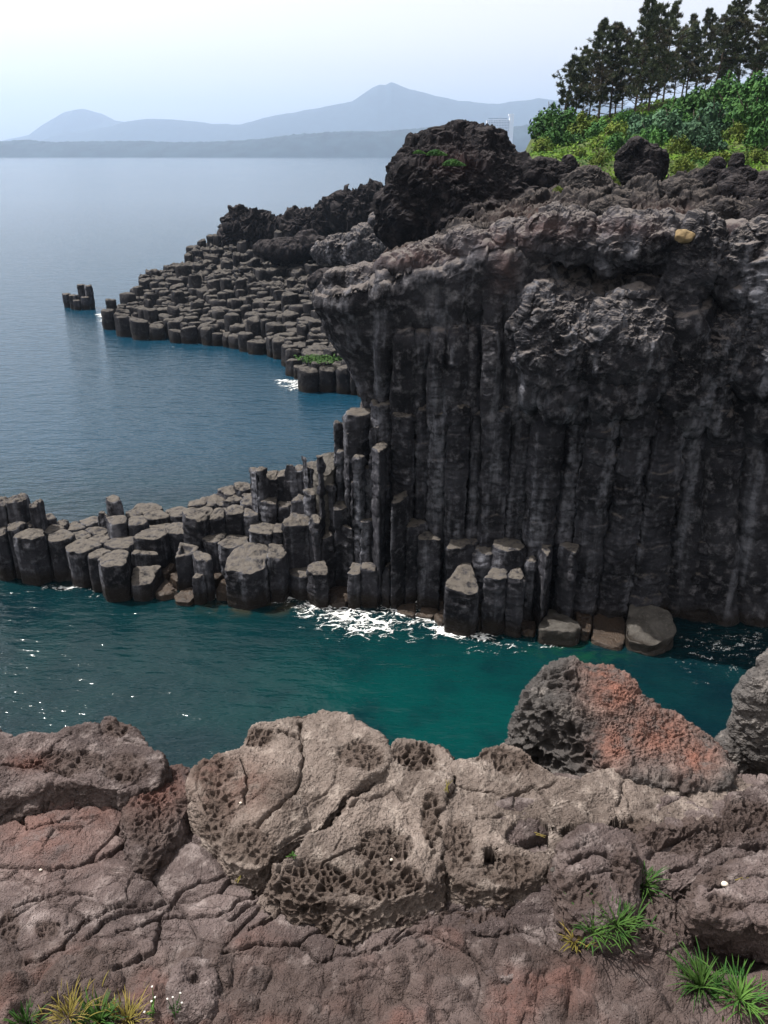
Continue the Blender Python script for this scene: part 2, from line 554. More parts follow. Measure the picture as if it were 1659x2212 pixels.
ZB = 15.0
RIM = [(-900, 1600), (-300, 1600), (0, 1605), (330, 1660), (415, 1672), (520, 1680), (700, 1680), (850, 1690), (1000, 1680), (1125, 1690), (1330, 1690), (1560, 1690), (1700, 1680), (2600, 1680)]


def foreground_base():
    ny = 800
    ys = np.linspace(2.5, 8.6, ny)
    s = np.linspace(-1.3, 1.3, 1420)
    half = 829.5 / F * (ys * CP + (CAMZ - ZB) * SP)
    x = s[None] * half[:, None]
    y = np.repeat(ys[:, None], len(s), 1)
    V = np.stack([x, y, np.full_like(x, ZB)], -1).astype(f32)
    R = at_z([p[0] for p in RIM], [p[1] for p in RIM], ZB)
    rim = np.interp(x, R[:, 0], R[:, 1])
    X, Y = px(V)
    lift = blob(X, Y, [(700, 1740, 330, 110), (1150, 1770, 330, 120), (1500, 1800, 260, 100), (150, 1650, 260, 60)])
    # broken plates: tilted cells of a warped, slanted lattice
    W = V.copy()
    W[..., 0] += 0.22 * fbm(V, 1.3, 3, 31) - 0.45 * (V[..., 1] - 4.5)
    W[..., 1] += 0.22 * fbm(V, 1.3, 3, 32) + 0.25 * V[..., 0]
    W[..., 2] = 0.3
    a, b, r = worley(W, (1.55, 2.3, 1), 33)
    e = b - a
    plate = sst(1960, 1880, Y) * 0.4 + 0.6
    clinker = sst(2000, 2110, Y + 90 * fbm(V, 1.5, 3, 34))
    plate = plate * (1 - .6 * clinker)
    z = 0.10 * fbm(V, 0.7, 3, 35) + 0.035 * fbm(V, 2.2, 4, 36)
    z += plate * (0.11 * (r - 0.5) + 0.035 * sst(0, 0.3, e) - 0.055 * np.exp(-(e / 0.022) ** 2) * sst(0.2, 0.5, fbm(V, 1.0, 2, 37) + 0.5))
    a2, b2, r2 = worley(W * f32(1.0) + 5, (3.6, 5.5, 1), 43)
    e2 = b2 - a2
    z += plate * (0.035 * (r2 - 0.5) - 0.030 * np.exp(-(e2 / 0.04) ** 2) * sst(-0.15, 0.1, fbm(V, 1.4, 2, 38)))
    z += 0.16 * lift
    # lumpy red clinker close to the lower border
    b3, c3, r3 = worley(V + (0.06 * fbm(V, 5, 2, 39))[..., None], 6.5, 44)
    z += clinker * (0.15 * (0.75 - b3) * (0.2 + r3) + 0.10 * fbm(V, 2.6, 4, 40, 0.55) + 0.020 * fbm(V, 14, 4, 41, .65))
    # the Y shaped gully between the tilted blocks, and the hollows under the honeycombed ledges
    for (w, dep, pts) in [(26, 0.10, [(425, 1700), (455, 1810), (520, 1890), (560, 1900)]), (20, 0.08, [(560, 1905), (640, 1860), (720, 1770)])]:
        z -= dep * np.exp(-(seg_dist(X, Y, pts) / w) ** 2)
    z += 0.10 * blob(X, Y, [(1170, 1950, 70, 60)]) - 0.35 * blob(X, Y, [(1600, 2030, 90, 70)])
    
    cr = [(4, .05, [(255, 2010), (345, 1985), (465, 1980), (560, 1925), (640, 1890)]), (3.5, .045, [(0, 1870), (120, 1880), (235, 1850), (330, 1790)]),
          (4, .05, [(170, 1870), (250, 1840), (365, 1800), (400, 1760)]), (3.5, .04, [(345, 1985), (400, 1920), (480, 1895)]), (3, .04, [(140, 2015), (240, 1960), (330, 1950)]),
          (4, .05, [(250, 2090), (330, 2060), (350, 1990)]), (3.5, .045, [(60, 2080), (140, 2050), (170, 2000)]), (3, .04, [(500, 1990), (570, 1930), (650, 1920)]),
          (3.5, .05, [(540, 2010), (620, 1960), (770, 1960)]), (3, .035, [(800, 2060), (900, 1990), (1000, 1960), (1100, 1900)]), (3, .03, [(1060, 2010), (1130, 1920), (1230, 1830)]),
          (3, .05, [(640, 2040), (720, 2000), (760, 1985)]), (3, .05, [(700, 2075), (820, 2050), (900, 2010), (960, 2025)]), (3, .045, [(960, 2025), (1010, 2060), (1050, 2100)]), (3, .045, [(480, 2060), (560, 2040), (640, 2040), (690, 2075)]), (3, .04, [(1120, 2000), (1180, 2040), (1230, 2080)]),
          (3, .035, [(150, 1690), (210, 1730), (300, 1740)]), (3, .04, [(20, 1745), (60, 1790), (150, 1770)]), (3, .03, [(30, 1960), (120, 1930), (200, 1935)])]
    V[..., 2] += z
    X, Y = px(V)
    V[..., 2] -= 1.5 * crack_depth(X, Y, V, [(w * .85, d, q) for w, d, q in cr], 60)
    V[..., 2] += 0.012 * fbm(V, 11, 4, 61, 0.68) + 0.008 * fbm(V, 42, 3, 62, .7, ridged=True)
    pm = sst(0.35, 0.7, blob(X, Y, [(330, 1760, 75, 70), (100, 2010, 40, 30), (20, 2000, 30, 60), (1400, 1900, 130, 60), (1060, 1985, 50, 30)]) + 0.3 * fbm(V, 5, 2, 63))
    V[..., 2] -= pm * 0.04 * pits_depth(V, 0.06, 64)
    V[..., 2] -= 0.018 * sst(0.25, 0.5, fbm(V, 3, 3, 65)) * pits_depth(V, 0.045, 66, 0.45)
    rw = rim + 0.15 * fbm(V, 2, 3, 67)
    over = np.maximum(0, y - rw)
    V[..., 2] -= over * 5.5 + 0.4 * sst(0, 0.15, over)
    V[..., 1] += 0.12 * fbm(V, 1.5, 4, 68) * sst(0, 0.3, over)
    keep = V[..., 2].reshape(-1) > -2
    q = grid_quads(*x.shape)
    q = q[keep[q].all(1)]
    ox = np.maximum(blob(X, Y, [(100, 1790, 150, 110), (200, 1740, 90, 80), (60, 1640, 40, 20)]) * 0.8, clinker * .8 * sst(-0.1, 0.35, fbm(V, 1.8, 3, 69)))
    me = mesh_np('rock_shelf', V, q, None, M['fore'], True, {'pits': np.maximum(pm, clinker * (.55 + .45 * sst(-.3, .3, fbm(V, 2.2, 3, 77)))), 'oxide': ox})
    link('rock_shelf', me, None, 'broad cracked grey and reddish lava shelf filling the bottom of the photo', 'rock shelf', kind='structure')


foreground_base()

# blocks lying on the shelf
slab('honeycomb_rock', [(-260, 1600), (0, 1592, .2, 1.0), (60, 1577, .2, 1.2), (200, 1573, .2, 1.2), (240, 1556, .2, 1.2), (275, 1568, .2, 1.2), (300, 1595, .2, 1.2), (345, 1640, .2, 1.0), (330, 1690), (260, 1705), (150, 1690), (60, 1700), (-200, 1720)],
     15.25, 0, 0.05, R=0.05, seed=101, label='rounded grey rock with honeycombed edge at the left rim of the shelf', und=0.09,
     pit_zone=[(150, 1650, 110, 30), (270, 1660, 60, 40), (255, 1575, 40, 25)], oxide=[(60, 1650, 50, 22)], cracks=[(3, .04, [(90, 1640), (150, 1590)]), (3, .05, [(0, 1660), (80, 1655), (150, 1680)])], center=(60, 1640))
slab('honeycomb_rock', [(285, 1650, .3, .5), (330, 1640, .2, .8), (395, 1642, .2, .9), (418, 1668, .2, .4), (410, 1720), (385, 1790), (330, 1850), (290, 1840), (262, 1760), (270, 1700)],
     15.16, 0.04, 0.0, R=0.13, seed=102, label='small brown rock riddled with honeycomb pits, left of the forked gully', und=0.10, pit_zone=[(330, 1740, 90, 110)], pit_edge=1.0, oxide=[(330, 1700, 80, 60)])
slab('tilted_rock', [(418, 1710, .2, .5), (430, 1655, .2, .9), (470, 1628, .2, 1.2), (520, 1612, .2, 1.2), (552, 1572, .2, 1.3), (600, 1552, .2, 1.3), (690, 1536, .2, 1.4), (745, 1547, .2, 1.4), (800, 1580, .2, 1.3), (838, 1612, .2, .9),
                        (815, 1662), (735, 1735), (690, 1785), (625, 1822), (560, 1868, .35, .4), (505, 1848, .35, .4), (465, 1795, .3, .4)],
     15.24, 0.05, 0.16, R=0.035, seed=103, mat=M['pale'], label='large pale tilted block with reddish left half, tallest on the rim', und=0.09,
     pit_zone=[(460, 1660, 55, 50), (470, 1760, 45, 70), (540, 1830, 70, 45), (560, 1590, 40, 25), (780, 1640, 60, 35)], oxide=[(530, 1700, 75, 75), (450, 1680, 45, 60)],
     cracks=[(3.5, .05, [(645, 1560), (655, 1640), (650, 1700), (560, 1790)]), (3, .04, [(520, 1640), (540, 1700), (530, 1740)]), (3, .05, [(600, 1580), (660, 1600)])], center=(620, 1700), bumps=[(620, 1720, 60, 0.05)])
slab('honeycomb_rock', [(838, 1640, .2, .6), (858, 1604, .2, .9), (900, 1602, .2, 1.1), (940, 1606, .2, 1.1), (985, 1640, .2, .8), (975, 1690), (950, 1745), (945, 1810), (945, 1880, .4, .3), (900, 1925, .45, .35), (800, 1952, .5, .4), (700, 1945, .5, .4), (615, 1912, .5, .35), (592, 1885, .4, .3), (640, 1840), (720, 1760), (800, 1690)],
     15.25, -0.01, 0.07, R=0.05, seed=104, mat=M['pale'], label='broad pale block whose lower lip is eaten into honeycomb, centre of the shelf', und=0.08,
     pit_zone=[(680, 1895, 110, 40), (830, 1905, 120, 45), (830, 1830, 70, 50), (905, 1640, 60, 35), (930, 1780, 25, 80)], cracks=[(3, .04, [(850, 1700), (870, 1730), (930, 1740)]), (3, .04, [(700, 1860), (780, 1830)]), (3, .03, [(760, 1740), (850, 1700)])], center=(800, 1810), pit_size=0.066, pit_amp=1.1, pit_edge=1.0)
slab('honeycomb_ledge', [(690, 1960), (760, 1945), (860, 1955), (960, 1950), (1050, 1975), (1100, 1990), (1090, 2010, .3, .25), (1010, 2012, .3, .25), (900, 1990, .3, .25), (800, 1995, .3, .25), (720, 1985, .3, .25)],
     15.06, 0, 0, R=0.08, seed=105, label='low ragged honeycomb ledge under the lip of the central block', und=0.06, pit_zone=[(900, 1975, 220, 40)], pit_edge=1.0, pit_size=0.08, pit_amp=0.9)
slab('hollowed_rock', [(975, 1650, .2, .7), (1010, 1640, .2, 1.0), (1065, 1618, .2, 1.1), (1125, 1622, .2, 1.0), (1180, 1665, .2, .6), (1250, 1688), (1325, 1668), (1332, 1720), (1340, 1770), (1290, 1790), (1225, 1800, .2, .3), (1195, 1850, .3, .3), (1140, 1900, .35, .3), (1060, 1912, .35, .3), (985, 1895, .3, .3), (962, 1840), (962, 1760), (985, 1695)],
     15.22, 0.02, 0.06, R=0.04, seed=106, mat=M['pale'], label='brown block with an arched dark hollow in its face, right of the central crack', und=0.08,
     pit_zone=[(1110, 1645, 60, 30), (990, 1830, 45, 60), (1100, 1880, 80, 40), (1050, 1620, 40, 25)], arches=[([(1085, 1808), (1100, 1785), (1125, 1768), (1165, 1765), (1192, 1785), (1200, 1830), (1160, 1845), (1100, 1830)], .38), ([(1205, 1800), (1225, 1782), (1270, 1778), (1310, 1790), (1290, 1815), (1220, 1822)], .30), ([(1040, 1835), (1060, 1822), (1080, 1835), (1070, 1870), (1045, 1865)], .2), ([(1318, 1778), (1335, 1762), (1352, 1775), (1350, 1795), (1325, 1795)], .25)],
     cracks=[(4, .06, [(1090, 1730), (1150, 1690), (1190, 1740)]), (3, .05, [(1030, 1770), (1085, 1765)]), (3, .03, [(985, 1700), (1090, 1720), (1200, 1690)])], center=(1120, 1760))
slab('honeycomb_boulder', [(1205, 1830), (1230, 1790, .2, .3), (1290, 1768, .2, .3), (1345, 1775, .2, .4), (1375, 1820, .2, .5), (1385, 1890, .1, .5), (1365, 1950, .05, .5), (1310, 1985, .05, .5), (1245, 1970, .1, .5), (1210, 1910, .2, .4)],
     15.36, 0, 0.08, R=0.13, seed=107, label='bulging boulder honeycombed on its lower side above a grass tuft', und=0.08, pit_zone=[(1260, 1930, 60, 50), (1350, 1880, 35, 60)], pit_edge=1.0, cracks=[(3.5, .05, [(1230, 1860), (1300, 1850), (1370, 1880)])], cat='rock')
slab('flat_rock', [(1335, 1690), (1345, 1660, .2, .5), (1400, 1645, .2, .6), (1470, 1640, .2, .7), (1540, 1655, .2, .7), (1610, 1690, .2, .6), (1660, 1720), (1640, 1760), (1560, 1790), (1450, 1800), (1390, 1795), (1352, 1760)],
     15.20, 0.0, 0.06, R=0.05, seed=108, mat=M['pale'], label='smooth pale flat-topped slab in front of the red rock', und=0.05, pit_edge=0.5, pit_zone=[(1455, 1652, 35, 14), (1380, 1790, 40, 25)], cracks=[(3, .03, [(1340, 1690), (1375, 1800)])])
slab('honeycomb_rock', [(1385, 1800), (1450, 1785), (1540, 1760), (1600, 1715), (1660, 1705, .2, .5), (1800, 1740), (1830, 1850), (1660, 1870, .2, .3), (1560, 1880, .3, .3), (1480, 1915, .35, .3), (1410, 1900, .35, .3), (1380, 1850)],
     15.22, 0.03, 0.05, R=0.08, seed=109, label='dark brown pitted rock under the pale flat slab, at the right border', und=0.12, pit_zone=[(1480, 1800, 130, 50), (1600, 1770, 100, 50)], pit_edge=1.0, rough=1.6, cracks=[(5, .08, [(1400, 1850), (1500, 1800), (1640, 1780)]), (4, .06, [(1450, 1880), (1560, 1830), (1659, 1830)])])
slab('overhanging_rock', [(1500, 1930), (1530, 1880, .2, .3), (1600, 1850, .2, .3), (1700, 1830), (1850, 1860), (1870, 1990), (1720, 2010, -.3, .35), (1640, 1995, -.4, .35), (1570, 1985, -.4, .35), (1515, 1965, -.2, .3)],
     15.36, 0.05, 0.02, R=0.07, seed=110, label='brown rock overhanging a black hollow in the lower right corner', und=0.09, pit_zone=[(1560, 1960, 60, 25), (1540, 1900, 40, 30)], pit_edge=0.9, cracks=[(3, .04, [(1530, 1930), (1600, 1900), (1680, 1900)])], arches=[([(1505, 1850), (1560, 1835), (1640, 1835), (1640, 1850), (1520, 1862)], .12)])
slab('honeycomb_rock', [(1345, 1990), (1375, 1950), (1430, 1935), (1470, 1960), (1490, 2010), (1455, 2055), (1400, 2060), (1355, 2030)],
     15.12, -0.02, -0.05, R=0.13, seed=111, label='small honeycombed lump between the grass tufts, lowest of the pitted rocks', und=0.05, pit_zone=[(1420, 2000, 90, 70)], pit_edge=1.0, pit_size=0.05, pit_amp=0.8)
slab('red_rock', [(1140, 1500, .22, 1.1), (1155, 1465, .15, 1.2), (1215, 1430, .2, 1.4), (1262, 1434, .2, 1.4), (1330, 1442, .2, 1.4), (1388, 1490, .2, 1.4), (1430, 1530, .2, 1.3), (1510, 1562, .2, 1.2), (1575, 1640, .2, .6), (1560, 1700, .2, .4), (1440, 1690, .2, .4), (1345, 1675, .3, .5), (1290, 1600, .55, .8), (1235, 1555, .45, .9), (1175, 1535, .3, 1.05)],
     15.44, -0.02, 0.30, R=0.10, seed=112, mat=M['redrock'], label='rust red scoria rock with a black pitted side rising over the water', und=0.10, rough=1.9, pit_edge=0.9, pit_size=0.11, pit_amp=0.8,
     pit_zone=[(1215, 1470, 45, 40), (1180, 1600, 60, 90)], oxide=[(1330, 1500, 75, 60), (1420, 1590, 110, 70), (1330, 1610, 50, 60), (1300, 1450, 50, 30), (1500, 1640, 60, 50)], center=(1360, 1560), bumps=[(1222, 1465, 32, 0.10)])
slab('rounded_stone', [(362, 2130), (375, 2080, .2, .2), (410, 2058, .2, .2), (450, 2070, .2, .2), (470, 2120), (462, 2180), (415, 2200), (370, 2180)], 15.12, 0, 0.06, R=0.09, seed=121,
     label='grey rounded stone with a dark eye-like dent, near the bottom border left of centre', cat='stone', und=0.03, pit_edge=0.1, bumps=[(418, 2105, 20, -0.10), (418, 2112, 7, 0.05)])
slab('rounded_stone', [(1045, 2080), (1058, 2045, .2, .15), (1090, 2032, .2, .15), (1118, 2050, .2, .15), (1128, 2085), (1112, 2115), (1080, 2122), (1055, 2108)], 15.07, 0, 0.03, R=0.07, seed=122,
     label='grey stone with a black pit in its middle, sunk in the shelf right of centre', cat='stone', und=0.025, pit_edge=0.1, bumps=[(1092, 2076, 18, -0.12)])

# ------------------------------------------------------------------ basalt columns
def clip_half(poly, p, nrm):
    """keep the side where (q - p) . nrm <= 0"""
    out = []
    for a, b in zip(poly, poly[1:] + poly[:1]):
        da = (a[0] - p[0]) * nrm[0] + (a[1] - p[1]) * nrm[1]
        db = (b[0] - p[0]) * nrm[0] + (b[1] - p[1]) * nrm[1]
        if da <= 0:
            out.append(a)
        if (da < 0 < db) or (db < 0 < da):
            t = da / (da - db)
            out.append((a[0] + (b[0] - a[0]) * t, a[1] + (b[1] - a[1]) * t))
    return out


def cells(seeds, gap=0.02, grow=1.14):
    """polygon of every seed (x, y, r): a rough hexagon cut by its neighbours"""
    S = np.array([s[:3] for s in seeds])
    res = []
    for i, (x, y, r) in enumerate(S):
        k = random.choice((5, 6, 6, 6, 7))
        a0 = random.random() * 6.28
        poly = []
        for j in range(k):
            a = a0 + (j + random.uniform(-0.13, 0.13)) * 2 * math.pi / k
            q = r * grow * random.uniform(0.94, 1.06)
            poly.append((x + q * math.cos(a), y + q * math.sin(a)))
        d = np.hypot(S[:, 0] - x, S[:, 1] - y)
        for j in np.argsort(d)[1:16]:
            dj = d[j]
            if dj > (r + S[j, 2]) * 1.6 or dj < 1e-4:
                continue
            nx, ny = (S[j, 0] - x) / dj, (S[j, 1] - y) / dj
            w = min(max(0.5 + 0.5 * (r * r - S[j, 2] ** 2) / (dj * dj), 0.2), 0.8)
            poly = clip_half(poly, (x + nx * (dj * w - gap), y + ny * (dj * w - gap)), (nx, ny)) or poly
        res.append(poly)
    return res


def column_mesh(name, poly, z0, z1, seed, mat, dz=0.07, n=56, nr=7, stria=0.02, und=0.05, tilt=(0, 0), top=0.05, pool=0.0, taper=0.0, bevel=0.08, fine=0.02, lean=(0, 0), sfreq=4.0, rings=0.0, ringh=0.36, chip=0.45):
    P = np.array(poly, float)
    c = P.mean(0)
    for _ in range(1):                                          # round the corners a little
        A = P * 0.86 + np.roll(P, -1, 0) * 0.14
        B = P * 0.14 + np.roll(P, -1, 0) * 0.86
        P = np.stack([A, B], 1).reshape(-1, 2)
    Q = np.concatenate([P, P[:1]])
    s = np.concatenate([[0], np.cumsum(np.hypot(*np.diff(Q, axis=0).T))])
    u = np.linspace(0, s[-1], n, endpoint=False)
    E = np.stack([np.interp(u, s, Q[:, 0]), np.interp(u, s, Q[:, 1])], 1) - c
    if np.sum(E[:, 0] * np.roll(E[:, 1], -1) - E[:, 1] * np.roll(E[:, 0], -1)) < 0:
        E = E[::-1]
    L = np.hypot(E[:, 0], E[:, 1])
    Dn = E / L[:, None]
    H = z1 - z0
    nz = max(4, int((H - bevel) / dz))
    zs = [(z0 + (H - bevel) * i / nz, 1.0, 0.0, 0.0) for i in range(nz + 1)]
    for k in (0.35, 0.7, 1.0):
        a = k * math.pi / 2
        zs.append((z1 - bevel + bevel * math.sin(a), 1.0, bevel * (1 - math.cos(a)), k))
    for k in range(1, nr):
        zs.append((z1, 1 - k / nr, bevel, 1.0))
    V = np.zeros((len(zs), n, 3), f32)
    ttop = np.zeros((len(zs), n), f32)
    for i, (z, k, inset, tp) in enumerate(zs):
        t = (z - z0) / H
        rr = (L - inset) * k * (1 - taper * t)
        V[i, :, 0] = c[0] + Dn[:, 0] * rr + lean[0] * t * H
        V[i, :, 1] = c[1] + Dn[:, 1] * rr + lean[1] * t * H
        V[i, :, 2] = z
        ttop[i] = tp
    off = np.array([0, 0, seed * 3.7], f32)
    dx, dy = V[..., 0] - c[0], V[..., 1] - c[1]
    wt = sst(0.0, 1.0, (V[..., 2] - z0) / max(H, 0.1)) if H < 1.5 else sst(z1 - 1.4, z1 - 0.05, V[..., 2])
    Pn = V + off
    sd = np.ones(len(zs), f32)[:, None] * np.ones(n, f32)
    sd[nz + 4:] = 0
    disp = und * fbm(Pn, 1.1, 3, seed) + fine * fbm(Pn, 6, 3, seed + 1, 0.6)
    if stria:
        disp = disp + stria * fbm(Pn, (0.55, 0.55, sfreq), 4, seed + 2, 0.6, ridged=True)
    if rings:                                                   # stacked discs with sharp joints
        zz = V[..., 2] / ringh + 1.3 * fbm(Pn, 0.8, 3, seed + 6) + 0.35 * fbm(Pn, (0.2, 0.2, 1.1), 2, seed + 7)
        k = np.floor(zz)
        fr = zz - k
        hsh = (_hash(k.astype(np.int64).astype(np.uint32), np.uint32(seed), np.uint32(7), 3) & np.uint32(1023)).astype(f32) / 1023
        disp = disp + rings * ((hsh - 0.5) * 1.1 + 0.45 * (1 - (2 * fr - 1) ** 4) * (0.4 + hsh))
    chipz = sst(z1 - min(.55, .4 * H), z1 - .02, V[..., 2]) if H > .2 else 0
    disp = disp - chipz * chip * np.maximum(0, fbm(Pn, 1.3, 3, seed + 8, .6) - .02)
    side = np.stack([Dn[:, 0], Dn[:, 1], Dn[:, 0] * 0], -1)[None]
    V = V + side * (disp * sd)[..., None]
    edge = np.clip(np.hypot(dx, dy) / (L[None] + 1e-6), 0, 1)
    zn = top * (1.2 * fbm(Pn, 1.6, 3, seed + 3) + 0.5 * fbm(Pn, 7, 3, seed + 4, 0.6)) - 0.6 * top * sst(0.7, 1.0, edge) * (0.5 + fbm(Pn, 2.5, 2, seed + 5))
    if pool:
        zn = zn - pool * sst(0.62, 0.46, edge)
    V[..., 2] += ttop * zn + wt * (tilt[0] * dx + tilt[1] * dy)
    q = grid_quads(len(zs), n, True)
    Vf = np.concatenate([V.reshape(-1, 3), V[-1].mean(0)[None]])
    i = np.arange(n)
    b = (len(zs) - 1) * n
    tri = np.stack([b + i, b + (i + 1) % n, np.full(n, len(Vf) - 1)], -1)
    return mesh_np(name, Vf, q, tri, mat, True)


